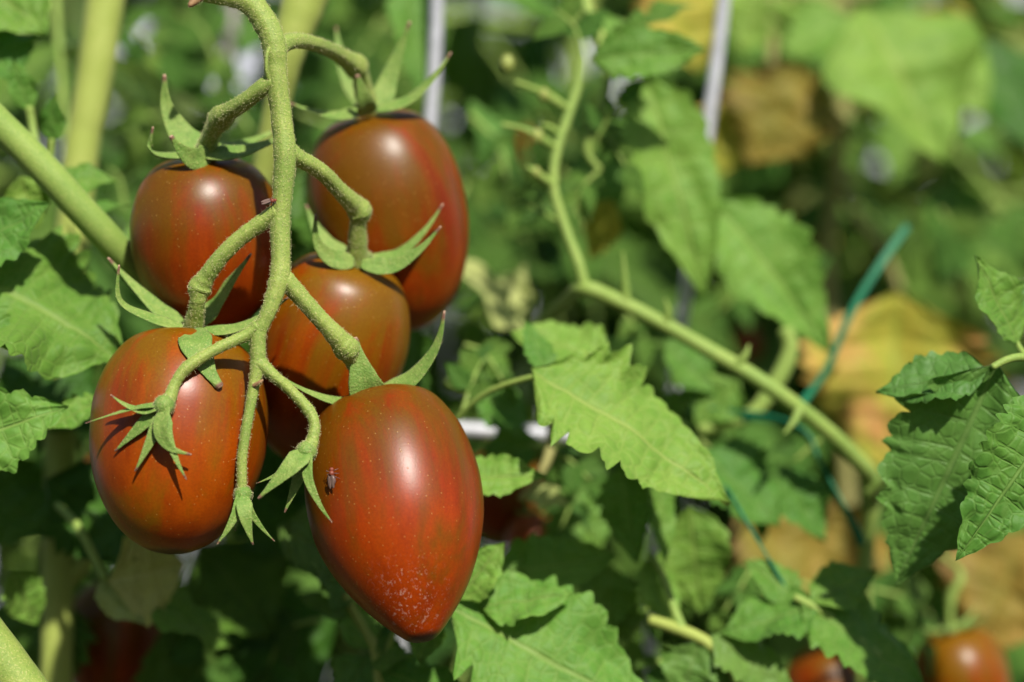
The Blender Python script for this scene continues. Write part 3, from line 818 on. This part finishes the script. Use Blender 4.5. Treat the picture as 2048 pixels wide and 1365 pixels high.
for pts in ([(1330, 652, BR, 11), (1336, 625, .073, 7), (1330, 598, .072, 2)], [(1470, 735, .072, 12), (1490, 712, .07, 7), (1498, 690, .07, 2)], [(1600, 818, .069, 12), (1586, 846, .067, 7), (1568, 868, .066, 3)],
            [(1738, 985, .090, 14), (1768, 962, .085, 8), (1800, 925, .08, 6), (1822, 880, .078, 3)]):
    stalk(rp, pts, name='side_shoot', mat=STEM_B, seg=10, sub=6)
for c, w in (((1088, 190, .081), 11), ((1075, 273, .078), 12), ((1015, 128, .08), 15), ((1072, 345, .077), 9)):
    g = blob_geo(P(*c), S(w, c[2]), S(w, c[2]), S(w * 1.3, c[2]), 10, 6)
    obj('flower_bud', mesh('flower_bud', g, FLOWER, rp.location), rp)
stalk(rp, [(1200, 340, .09, 6), (1175, 300, .09, 8), (1200, 230, .09, 9), (1215, 130, .092, 10), (1180, 40, .095, 11), (1150, -60, .1, 12)], name='leaf_stalk', mat=STEM_B, seg=10)
stalk(rp, [(1230, 110, .092, 8), (1195, 60, .095, 9), (1170, -20, .1, 9)], name='leaf_stalk', mat=STEM_Y, seg=10)
stalk(rp, [(912, 838, .05, 6), (960, 795, .045, 6), (1010, 770, .04, 6), (1075, 752, .035, 6)], name='leaf_stalk', mat=STEM_B, seg=10)
stalk(rp, [(1570, 660, .1, 16), (1580, 700, .1, 17), (1555, 760, .1, 17), (1500, 830, .1, 15), (1400, 860, .1, 12)], name='side_stem', mat=STEM_B, seg=12)
# leaves, front ones first
hero(rp, (1062, 738, .030), (1466, 1001, .026), 275, LEAF_L, roll=-6, seed=71, n=10, lobes=.55, teeth=.13, bend=.10, fold=.10, nv=14, per=7, quilt=1.2)
hero(rp, (1100, 760, .038), (1050, 640, .05), 60, LEAF, roll=0, seed=72, n=6)
hero(rp, (1225, 720, .055), (1020, 665, .06), 150, LEAF_L, roll=10, seed=73, n=7, lobes=.4)
hero(rp, (895, 1212, .030), (1330, 1450, .026), 320, LEAF_L, roll=4, seed=74, n=10, lobes=.65, teeth=.18, bend=.08, fold=.05, nv=14, per=7)
hero(rp, (915, 1200, .030), (1008, 1085, .03), 100, LEAF_L, roll=0, seed=75, n=6, lobes=.2)
hero(rp, (960, 1215, .032), (1145, 1188, .03), 130, LEAF_L, roll=-10, seed=76, n=6, lobes=.3)
hero(rp, (880, 955, .034), (1095, 952, .032), 112, LEAF_L, roll=-4, seed=77, n=7, lobes=.2, teeth=.2)
hero(rp, (985, 1150, .055), (1238, 1112, .06), 130, LEAF, roll=18, seed=78, n=7, lobes=.3)
hero(rp, (1185, 118, .08), (1414, 98, .078), 120, LEAF, hint=(0, -1, .25), roll=0, seed=81, n=8, lobes=.3, teeth=.18, fold=.25)
hero(rp, (1290, 150, .105), (1412, 598, .10), 185, LEAF_L, roll=8, seed=82, n=9, lobes=.3, teeth=.18, bend=.12, fold=.3)
hero(rp, (1425, 400, .115), (1668, 705, .11), 195, LEAF_L, roll=14, seed=83, n=9, lobes=.3, teeth=.18, bend=.1, fold=.35)
hero(rp, (1270, 120, .11), (1180, 20, .11), 100, LEAF_L, roll=0, seed=84, n=6)
hero(rp, (1060, 660, .125), (890, 510, .115), 150, LEAF_P, roll=20, seed=85, n=8, lobes=.1, teeth=.1)
hero(rp, (1000, 650, .13), (1050, 530, .13), 120, LEAF_P, roll=-30, seed=86, n=8, lobes=.1, teeth=.1)
hero(rp, (1225, 400, .11), (1180, 520, .12), 85, LEAF_Y, roll=0, seed=87, n=7, lobes=.15, label='yellowed leaflet with a dark brown blotch')
hero(rp, (1160, 300, .13), (1240, 430, .13), 130, LEAF, roll=10, seed=88, n=7)
hero(rp, (1400, 900, .085), (1560, 1050, .08), 200, LEAF, roll=-5, seed=91, n=8, lobes=.35)
hero(rp, (1560, 930, .09), (1650, 1085, .09), 120, LEAF, roll=0, seed=92, n=7, lobes=.35)
hero(rp, (1240, 930, .06), (1275, 1130, .055), 110, LEAF, roll=35, seed=93, n=8, lobes=.3)
hero(rp, (1315, 925, .06), (1330, 1130, .055), 70, LEAF, roll=-20, seed=94, n=8, lobes=.2)
hero(rp, (1380, 1010, .07), (1400, 1230, .075), 150, LEAF, roll=20, seed=95, n=8, lobes=.3)
hero(rp, (1290, 1120, .065), (1350, 1260, .06), 90, LEAF_L, roll=0, seed=96, n=7)
hero(rp, (1220, 1130, .075), (1210, 1270, .07), 120, LEAF, roll=0, seed=97, n=7)
hero(rp, (1620, 1205, .05), (1755, 1140, .055), 115, LEAF, roll=-12, seed=101, n=7, lobes=.2)
hero(rp, (1640, 1210, .05), (1440, 1270, .05), 150, LEAF, roll=20, seed=102, n=8, lobes=.4)
hero(rp, (1600, 1205, .05), (1850, 1375, .045), 190, LEAF, roll=-8, seed=103, n=9, lobes=.4, teeth=.18)
hero(rp, (1600, 1200, .055), (1490, 1120, .06), 90, LEAF, roll=0, seed=104, n=7, lobes=.3)
hero(rp, (1420, 1270, .05), (1590, 1390, .05), 130, LEAF_B, roll=0, seed=105, n=8, lobes=.4)
hero(rp, (1400, 1280, .05), (1360, 1400, .05), 130, LEAF_B, roll=0, seed=106, n=7, lobes=.4)
stalk(rp, [(1590, 1195, .05, 8), (1640, 1222, .05, 9), (1700, 1265, .05, 8), (1760, 1310, .048, 6)], name='leaf_stalk', mat=STEM_B, seg=8)
stalk(rp, [(1300, 1240, .055, 11), (1365, 1262, .052, 13), (1420, 1290, .05, 12), (1470, 1350, .05, 11), (1500, 1450, .055, 12)], name='leaf_stalk', mat=STEM_Y, seg=10)
stalk(rp, [(1365, 1262, .052, 12), (1345, 1210, .055, 9), (1325, 1150, .06, 8), (1300, 1110, .065, 7)], name='leaf_stalk', mat=STEM_B, seg=10)
stalk(rp, [(1040, 1000, .07, 6), (1090, 930, .07, 10), (1105, 860, .075, 12), (1085, 830, .08, 9)], name='leaf_stalk', mat=STEM_O, seg=10)
hero(rp, (1050, 980, .075), (1140, 1010, .07), 60, LEAF_P, roll=0, seed=107, n=6)
hero(rp, (1060, 840, .08), (930, 780, .075), 130, LEAF, roll=0, seed=108, n=7, lobes=.3)
hero(rp, (1080, 880, .09), (960, 930, .09), 130, LEAF, roll=0, seed=109, n=7, lobes=.3)
hero(rp, (930, 700, .09), (1010, 800, .085), 110, LEAF, roll=0, seed=110, n=7)
hero(rp, (1130, 960, .10), (1200, 1110, .10), 190, LEAF, roll=0, seed=111, n=7)
hero(rp, (1480, 760, .10), (1390, 850, .10), 110, LEAF, roll=0, seed=112, n=7)
hero(rp, (1330, 680, .10), (1430, 790, .10), 110, LEAF, roll=0, seed=113, n=7)
# yellowing leaves lower on this plant
hero(rp, (1800, 580, .17), (1770, 950, .17), 390, LEAF_Y, roll=4, seed=121, n=8, lobes=.3, fold=.3, label='large yellowing leaf behind the slanting branch')
hero(rp, (1480, 1000, .15), (1640, 1240, .15), 300, LEAF_O, roll=-6, seed=122, n=8, lobes=.2, label='olive brown withering leaf behind the green tie')
hero(rp, (1720, 1010, .16), (1640, 1190, .16), 200, LEAF_O, roll=0, seed=123, n=7)
hero(rp, (2060, 1060, .16), (1940, 1320, .16), 260, LEAF_O, roll=10, seed=124, n=7)

# ------------------------------------------------------------------ shoot at the right edge
ep = thing('tomato_plant', P(2150, 1365, .02), 'tomato plant reaching in from the right edge with crisp drooping leaves', 'plant', 'tomato plants')
ep.location.z = 0.05
stalk(ep, [(2230, -200, .03, 30), (2240, 300, .03, 30), (2235, 700, .03, 30), (2230, 1400, .03, 32), (2200, 3000, .03, 34), (2180, 7600, .03, 40)], mat=STEM_B, seg=14)
stalk(ep, [(2235, 760, .03, 16), (2150, 735, .022, 12), (2060, 716, .014, 9), (2020, 718, .011, 8), (1985, 735, .010, 7)], name='leaf_stalk', mat=STEM_B, seg=12)
stalk(ep, [(2055, 716, .021, 7), (2042, 700, .024, 6), (2030, 680, .026, 5)], name='leaf_stalk', mat=STEM_B, seg=10)
stalk(ep, [(2235, 800, .02, 12), (2170, 760, .006, 9), (2120, 770, .001, 8)], name='leaf_stalk', mat=STEM_B, seg=10)
hero(ep, (1995, 728, .014), (1791, 1172, .027), 285, LEAF_B, roll=-4, seed=131, n=10, lobes=.35, teeth=.25, bend=.06, fold=.12, nv=16, per=8, quilt=.55)
hero(ep, (1975, 740, .015), (1752, 785, .022), 130, LEAF_B, roll=0, seed=132, n=7, lobes=.2, teeth=.2)
hero(ep, (2150, 778, .000), (1914, 1122, -.004), 200, LEAF, roll=-14, seed=133, n=11, lobes=.2, teeth=.22, bend=.12, fold=.10, nv=16, per=8, quilt=1.2)
hero(ep, (2036, 688, .025), (1950, 512, .022), 125, LEAF, roll=6, seed=134, n=8, lobes=.15, teeth=.12, fold=.2)
hero(ep, (2085, 640, .03), (2020, 560, .035), 80, LEAF_B, roll=0, seed=135, n=6)
hero(ep, (2120, 880, .03), (1960, 1000, .035), 150, LEAF_L, roll=10, seed=136, n=7)

# ------------------------------------------------------------------ supports and ties
def rod(pts, r, label, mat=ROD, rings=True):
    t = thing('support_rod', P(*pts[-1]), label, 'rod', 'steel support rods')
    path = [(P(*q), r) for q in pts]
    g = tube(path, 12, 8, 0.02)
    obj('shaft', mesh('shaft', g, mat, t.location), t)
    return t
rod([(885, -500, .12), (872, 60, .12), (858, 290, .12), (835, 700, .12), (800, 1300, .12), (780, 2000, .12), (700, 5200, .12)], .0021, 'pale steel rod standing behind the upper right tomato')
rod([(1480, -400, .13), (1446, 10, .13), (1412, 280, .13), (1375, 560, .13), (1345, 800, .13), (1300, 1300, .13), (1200, 5000, .13)], .0021, 'pale steel rod standing right of the big hanging leaf')
rod([(480, -500, .24), (462, 60, .24), (452, 260, .24), (430, 700, .24), (400, 1400, .24), (300, 3600, .24)], .0026, 'weathered grey rod behind the top of the fruit stalk', ROD_R)
rod([(-700, 752, .11), (20, 800, .11), (600, 840, .115), (1160, 872, .125), (1335, 882, .129)], .0023, 'pale horizontal steel rod passing behind the cluster')

def ribbon(pts, w, th, label):
    """flat plastic tie"""
    c = catmull([(*P(*q[:3]), q[3]) for q in pts], 10)
    p = [Vector(q[:3]) for q in c]; fr = frames(p)
    g = Geo(); n = len(p)
    for i in range(n):
        T, N, B = fr[i]; a = c[i][3]
        n2 = N * math.cos(a) + B * math.sin(a); b2 = T.cross(n2)
        for sx, sz in ((-1, -1), (1, -1), (1, 1), (-1, 1)):
            g.v.append(p[i] + b2 * sx * w / 2 + n2 * sz * th / 2); g.uv.append((i / n, 0))
    for i in range(n - 1):
        for j in range(4):
            a = i * 4 + j; b = i * 4 + (j + 1) % 4
            g.f.append((a, b, b + 4, a + 4))
    g.f += [(3, 2, 1, 0), tuple((n - 1) * 4 + k for k in range(4))]
    o = obj('plastic_tie', mesh('plastic_tie', g, TIE, p[0], False)); o.location = p[0]
    tag(o, label, 'plant tie', 'green plastic plant ties')
ribbon([(1815, 452, .12, 0), (1760, 530, .115, .3), (1700, 630, .11, .6), (1655, 735, .105, .9), (1610, 800, .10, .6), (1590, 830, .095, .3)], .0022, .0006, 'green plastic tie end rising before the large yellow leaf')
ribbon([(1380, 822, .105, 0), (1430, 825, .10, .2), (1540, 838, .095, .5), (1610, 868, .09, .8), (1635, 915, .088, 1.0), (1670, 985, .086, .8), (1712, 1060, .085, .5), (1722, 1090, .085, .3)], .0029, .0006, 'green plastic tie arching under the slanting branch')
ribbon([(1440, 960, .090, .2), (1475, 1015, .066, .3), (1530, 1105, .060, .5), (1580, 1190, .058, .6), (1600, 1230, .065, .6)], .0024, .0006, 'straight green plastic tie crossing the olive brown leaf')

# ------------------------------------------------------------------ tomatoes further back
def far_tomato(c, w, h, label, tilt=0.0, mat=FRUIT_BG, seed=0, cal=True):
    y = c[2]
    ctr = P(*c)
    t = thing('tomato', ctr - Vector((0, 0, S(h, y) / 2)), label, 'tomato', 'tomatoes further back')
    L = S(h, y)
    g = fruit_geo(L, S(w, y) / 2, PLUM, seed, 32)
    f = obj('fruit', mesh('fruit', g, mat), t)
    M = Matrix.Translation((0, 0, L / 2)) @ Matrix.Rotation(tilt, 4, 'Y') @ Matrix.Translation((0, 0, L / 2)) @ Matrix.Rotation(seed, 4, 'Z')
    f.matrix_basis = M
    if cal:
        cg = blob_geo(Vector((0, 0, 0)), L * .07, L * .07, L * .03)
        cl = obj('calyx', mesh('calyx', cg, SEPAL), t); cl.matrix_basis = M @ Matrix.Translation((0, 0, -L * .012))
        for k in range(5):
            a = k * 1.257 + seed
            d = Vector((math.cos(a), math.sin(a), 0))
            path = [(d * L * .02, L * .035), (d * L * .16 + Vector((0, 0, L * .015)), L * .03), (d * L * .30 + Vector((0, 0, L * .07)), L * .016), (d * L * .38 + Vector((0, 0, L * .14)), L * .004)]
            obj('sepal', mesh('sepal', tube(path, 8, 4), SEPAL), cl)
        st = [(Vector((0, 0, 0)), L * .035), (Vector((L * .02, 0, L * .15)), L * .03), (Vector((L * .08, .0, L * .3)), L * .045), (Vector((L * .2, 0, L * .45)), L * .03), (Vector((L * .3, .02, L * .6)), L * .03)]
        obj('fruit_stem', mesh('fruit_stem', tube(st, 10, 6), STEM_B), cl)
    return t
far_tomato((1925, 1370, .13), 190, 230, 'orange red tomato cut by the bottom edge, at the right corner', -.2, FRUIT_G, seed=.3)
far_tomato((1650, 1400, .12), 170, 210, 'dark red tomato in shade at the bottom edge under green leaflets', .1, FRUIT, seed=1.3)
far_tomato((1005, 990, .12), 150, 190, 'shaded dark red tomato just right of the pointed tomato', .15, FRUIT, seed=2.0)
far_tomato((1065, 1090, .11), 110, 130, 'small orange tomato below the shaded dark one', -.1, seed=2.7)
far_tomato((1490, 695, .30), 62, 85, 'blurred red tomato between the hanging leaf tip and the branch', 0, FRUIT, seed=3.3)
far_tomato((1032, 300, .35), 70, 90, 'small blurred orange tomato at the top centre', 0, seed=4.1)
far_tomato((230, 1290, .12), 200, 260, 'dark red tomato deep in the shade at lower left', .1, FRUIT, seed=4.8)
far_tomato((70, 1260, .13), 110, 200, 'dark red tomato beside the thick stem at lower left', 0, FRUIT, seed=5.5)
far_tomato((215, 985, .11), 120, 170, 'dark red tomato hidden behind the lower left tomato edge', 0, FRUIT, seed=6.0)

# ------------------------------------------------------------------ plants further back
VAR = {}
def leaf_var(k, mat):
    key = (k, mat.name)
    if key not in VAR:
        r = random.Random(k * 7 + 1)
        g = leaflet_geo(1.0, r.uniform(.46, .62), n=6, seed=200 + k, lobes=r.uniform(.25, .5), teeth=.2, bend=r.uniform(.1, .5), fold=r.uniform(.05, .35), nv=6, per=5, wave=.08, quilt=1.0)
        VAR[key] = mesh('leaflet', g, mat)
    return VAR[key]
def far_plant(x, y, label, seed, nleaf=18, z0=.62, z1=1.5, mats=((LEAF, 5), (LEAF_D, 3), (LEAF_L, 3)), size=1.0, lean=0.0, keep=None):
    r = random.Random(seed)
    pl = thing('tomato_plant', (x, y, 0.05), label, 'plant', 'tomato plants')
    pool = [m for m, k in mats for _ in range(k)]
    top = z1 + .15
    path = []
    for i in range(9):
        t = i / 8
        path.append((Vector((lean * t + .015 * math.sin(i * 1.7 + seed), .015 * math.cos(i * 2.1 + seed), t * (top - .05))), lerp(.0075, .003, t)))
    g = tube(path, 10, 6)
    obj('stem', mesh('stem', g, STEM_B), pl)
    for i in range(nleaf):
        z = lerp(z0, z1, (i + r.random()) / nleaf) - .05
        t = z / (top - .05)
        base = Vector((lean * t, 0, z))
        az = r.uniform(0, 2 * math.pi)
        out = Vector((math.cos(az), math.sin(az), 0))
        L = r.uniform(.17, .26) * size
        el = r.uniform(.1, .6)
        pts = []
        for k in range(5):
            s = k / 4
            pts.append(base + out * L * s * (1 - .12 * s) + Vector((0, 0, L * (el * s - (.75 + .3 * el) * s * s))))
        lg = tube([(p - base, lerp(.0026, .0010, k / 4)) for k, p in enumerate(pts)], 7, 4)
        ls = obj('leaf_stalk', mesh('leaf_stalk', lg, STEM_B), pl); ls.location = base
        mat = r.choice(pool)
        crv = [Vector(q) for q in catmull([tuple(p - base) for p in pts], 6)]
        m = len(crv)
        spots = [(.38, 1), (.40, -1), (.62, 1), (.64, -1), (.84, 1), (.85, -1), (1.0, 0)]
        for fr_, sd in spots:
            i0 = min(int(fr_ * (m - 1)), m - 1)
            p = crv[i0]
            T = (crv[min(i0 + 1, m - 1)] - crv[max(i0 - 1, 0)]).normalized()
            up = Vector((0, 0, 1)); side = T.cross(up).normalized()
            if sd: d = (T * .5 + side * sd * .9 + Vector((0, 0, r.uniform(-.5, .0)))).normalized()
            else: d = (T + Vector((0, 0, -.2))).normalized()
            ln = (r.uniform(.05, .075) if sd else r.uniform(.075, .10)) * size * (.75 + .4 * (1 - abs(fr_ - .6)))
            nv_ = Vector((r.uniform(-.35, .35), r.uniform(-.5, .2), 1))
            M = leaf_matrix(p, p + d, r.uniform(-25, 25), nv_)
            o = obj('leaflet', leaf_var(r.randrange(6), mat), ls)
            o.matrix_basis = M @ Matrix.Scale(ln, 4)
    return pl
G_ = ((LEAF, 5), (LEAF_D, 2), (LEAF_L, 4))
GY = ((LEAF, 3), (LEAF_L, 5), (LEAF_P, 2), (LEAF_Y, 2))
DK = ((LEAF, 5), (LEAF_D, 3), (LEAF_L, 4))
far_plant(-.20, .30, 'leafy tomato plant behind the upper left tomato', 1, 22, .72, 1.2, DK)
far_plant(.02, .36, 'leafy tomato plant behind the middle of the picture', 2, 22, .72, 1.2, DK)
far_plant(.24, .42, 'tomato plant with some yellow leaves in the upper right background', 3, 20, .72, 1.2, GY)
far_plant(-.36, .56, 'far tomato plant at the left edge', 4, 32, .66, 1.3, DK)
far_plant(-.10, .58, 'far tomato plant left of centre', 5, 36, .66, 1.3, DK)
far_plant(.13, .62, 'far tomato plant right of centre', 6, 34, .66, 1.3, GY)
far_plant(.38, .62, 'far tomato plant at the right edge', 7, 32, .66, 1.3, GY)
far_plant(-.30, .92, 'farthest tomato plant on the left, before the white sheeting', 8, 40, .6, 1.45, DK, 1.2)
far_plant(.03, .95, 'farthest tomato plant in the middle, before the white sheeting', 9, 40, .6, 1.45, DK, 1.2)
far_plant(.36, .92, 'farthest tomato plant on the right, before the white sheeting', 10, 40, .6, 1.45, G_, 1.2)
far_plant(.30, .50, 'tomato plant behind the big yellow leaf', 11, 18, .74, 1.2, GY)
far_plant(.10, .46, 'light green tomato plant right of the picture centre', 12, 18, .74, 1.2, G_)
def sprig(plant, a, b, size, mat, seed):
    r = random.Random(seed)
    A = P(*a); B = P(*b); y = (a[2] + b[2]) / 2
    mid = A.lerp(B, .5) + Vector((r.uniform(-.3, .3), r.uniform(-.1, .1), r.uniform(.05, .35))) * (B - A).length * .6
    c = [Vector(q) for q in catmull([tuple(A), tuple(mid), tuple(B)], 8)]
    n = len(c)
    g = tube([(p - A, S(lerp(5, 2.5, k / (n - 1)), y)) for k, p in enumerate(c)], 7, 1)
    ls = obj('leaf_stalk', mesh('leaf_stalk', g, STEM_B), plant); ls.location = A - plant.location
    for fr_, sd in ((.35, 1), (.4, -1), (.66, 1), (.72, -1), (1.0, 0)):
        i0 = min(int(fr_ * (n - 1)), n - 1)
        T = (c[min(i0 + 1, n - 1)] - c[max(i0 - 1, 0)]).normalized()
        N = Vector((r.uniform(-.4, .5), -.7, r.uniform(.2, .8)))
        side = T.cross(N).normalized()
        d = (T * .6 + side * sd * .8 + Vector((0, r.uniform(-.3, .3), r.uniform(-.4, .1)))).normalized()
        o = obj('leaflet', leaf_var(r.randrange(6), mat), ls)
        o.matrix_basis = leaf_matrix(c[i0] - A, c[i0] - A + d, r.uniform(-25, 25), N) @ Matrix.Scale(S(size, y) * r.uniform(.7, 1.2) * (1.15 if sd == 0 else 1), 4)
for k, (a, b, sz, mt) in enumerate((
        ((1165, 120, .09), (1110, 20, .09), 80, LEAF), ((1215, 130, .092), (1290, 50, .09), 90, LEAF_L), ((1180, 310, .09), (1240, 210, .085), 60, LEAF), ((1200, 340, .09), (1150, 430, .09), 55, LEAF_L),
        ((1175, 250, .095), (1250, 330, .09), 60, LEAF), ((1130, 450, .085), (1050, 410, .10), 55, LEAF), ((940, 230, .15), (1020, 400, .14), 80, LEAF), ((930, 690, .08), (1010, 770, .075), 65, LEAF_L),
        ((920, 840, .06), (965, 720, .07), 65, LEAF), ((1060, 890, .08), (1180, 960, .08), 80, LEAF), ((1180, 930, .085), (1120, 1060, .08), 70, LEAF), ((1400, 880, .10), (1500, 960, .10), 80, LEAF),
        ((1340, 760, .11), (1440, 860, .11), 80, LEAF_L), ((1250, 620, .12), (1340, 730, .12), 70, LEAF), ((1640, 880, .10), (1550, 990, .10), 90, LEAF), ((1450, 1090, .10), (1370, 1190, .10), 80, LEAF_L),
        ((1510, 1120, .09), (1450, 1220, .085), 80, LEAF), ((1230, 1180, .08), (1140, 1290, .08), 90, LEAF), ((1300, 1200, .08), (1220, 1330, .075), 80, LEAF_L), ((1340, 1300, .07), (1250, 1410, .07), 80, LEAF),
        ((1610, 620, .17), (1530, 500, .17), 90, LEAF), ((960, 1090, .08), (1050, 1190, .08), 70, LEAF), ((1880, 420, .2), (1960, 530, .2), 100, LEAF), ((1950, 420, .25), (2050, 500, .25), 100, LEAF),
        ((1040, 560, .14), (960, 640, .14), 90, LEAF_L), ((1290, 820, .10), (1380, 930, .10), 70, LEAF), ((1480, 560, .17), (1400, 650, .17), 80, LEAF), ((1750, 1180, .12), (1850, 1280, .12), 90, LEAF))):
    sprig(rp, a, b, sz, mt, 500 + k)
for k, (a, b, sz, mt) in enumerate((
        ((190, 60, .16), (320, 110, .16), 90, LEAF), ((330, 230, .2), (240, 300, .18), 90, LEAF_L), ((430, 120, .18), (350, 30, .18), 90, LEAF), ((500, 260, .16), (420, 170, .16), 80, LEAF_D),
        ((20, 760, .10), (120, 900, .10), 90, LEAF_D), ((600, 230, .15), (690, 320, .15), 80, LEAF), ((250, 420, .12), (200, 330, .12), 70, LEAF_D), ((640, 1240, .09), (540, 1330, .09), 90, LEAF_D), ((480, 1250, .09), (400, 1350, .09), 90, LEAF))):
    sprig(hp, a, b, sz, mt, 560 + k)
rq = random.Random(4242)
for k in range(34):
    zone = ((1440, 2050, -60, 560, .24, .34), (1440, 2050, -60, 560, .24, .34), (900, 1150, 330, 620, .18, .30), (180, 560, -40, 300, .20, .30), (640, 1000, -60, 260, .22, .32))[k % 5]
    x = rq.uniform(zone[0], zone[1]); y = rq.uniform(zone[2], zone[3]); d = rq.uniform(zone[4], zone[5]); a = rq.uniform(0, 6.28)
    pool = (LEAF_L, LEAF_P, LEAF_L, LEAF, LEAF_Y, LEAF_L) if k % 5 < 2 else (LEAF_L, LEAF, LEAF, LEAF_D)
    sprig(rp if zone[0] > 800 else hp, (x, y, d), (x + 130 * math.cos(a), y + 130 * math.sin(a), d - .01), rq.uniform(80, 130), rq.choice(pool), 700 + k)
# hand placed blurred leaves in the upper right and centre
mp = thing('tomato_plant', P(1850, 1365, .25), 'tomato plant with a big drooping light green leaf at the upper right', 'plant', 'tomato plants')
mp.location.z = 0.05
stalk(mp, [(1690, -300, .24, 16), (1685, 150, .24, 15), (1672, 350, .24, 15), (1655, 540, .24, 14), (1690, 900, .24, 15), (1700, 1500, .24, 16), (1720, 4600, .24, 18)], mat=STEM_O, seg=12)
stalk(mp, [(1672, 360, .24, 10), (1710, 430, .23, 10), (1770, 510, .23, 9), (1800, 580, .23, 8)], name='leaf_stalk', mat=STEM_O, seg=10)
stalk(mp, [(1545, -100, .22, 12), (1545, 60, .22, 11), (1540, 150, .22, 9)], name='leaf_stalk', mat=STEM_O, seg=10)
hero(mp, (1720, 10, .20), (1895, 320, .185), 330, LEAF_L, roll=0, seed=141, n=7, lobes=.12, fold=.2, bend=.15)
hero(mp, (1820, 30, .215), (1975, 235, .20), 190, LEAF_L, roll=10, seed=142, n=7, lobes=.2)
hero(mp, (1960, 70, .24), (2060, 300, .22), 200, LEAF_D, roll=0, seed=143, n=7, lobes=.2)
hero(mp, (1700, 30, .23), (1560, 110, .22), 170, LEAF_L, roll=0, seed=144, n=7)
hero(mp, (1620, 130, .20), (1500, 330, .20), 250, LEAF_O, roll=0, seed=145, n=7, label='withered orange yellow leaf')
hero(mp, (1480, 190, .21), (1440, 350, .21), 150, LEAF_Y, roll=0, seed=146, n=7, label='yellow leaf beside the steel rod')
hero(mp, (1540, -40, .22), (1480, 110, .22), 160, LEAF_L, roll=0, seed=147, n=7)
hero(mp, (1330, -60, .26), (1400, 140, .26), 200, LEAF_Y, roll=0, seed=148, n=7)
hero(mp, (980, -40, .22), (1120, 40, .20), 110, LEAF, roll=0, seed=149, n=7)
hero(mp, (900, 40, .30), (1050, 330, .28), 300, LEAF_D, roll=0, seed=150, n=7, lobes=.2, hint=(-.6, -.5, -.5))
hero(mp, (1080, 30, .30), (1120, 240, .28), 170, LEAF_D, roll=0, seed=151, n=7, lobes=.2, hint=(-.6, -.5, -.5))
hero(mp, (1900, 360, .26), (1930, 560, .25), 150, LEAF, roll=0, seed=152, n=7)
hero(mp, (815, -60, .13), (838, 190, .12), 110, LEAF, roll=-20, seed=153, n=7)
hero(mp, (940, 200, .16), (1040, 360, .15), 60, LEAF, roll=-20, seed=154, n=7)

# unseen leaves added above the picture to shade the top centre
for k, (bx, by, tx, ty, yy) in enumerate(((1100, -520, 1260, -300, .2), (1230, -560, 1330, -330, .2), (1060, -380, 1160, -180, .22), (1240, -420, 1130, -240, .24))):
    hero(mp, (bx, by, yy), (tx, ty, yy), 260, LEAF, roll=-10 + k * 9, seed=340 + k, n=7, lobes=.3)
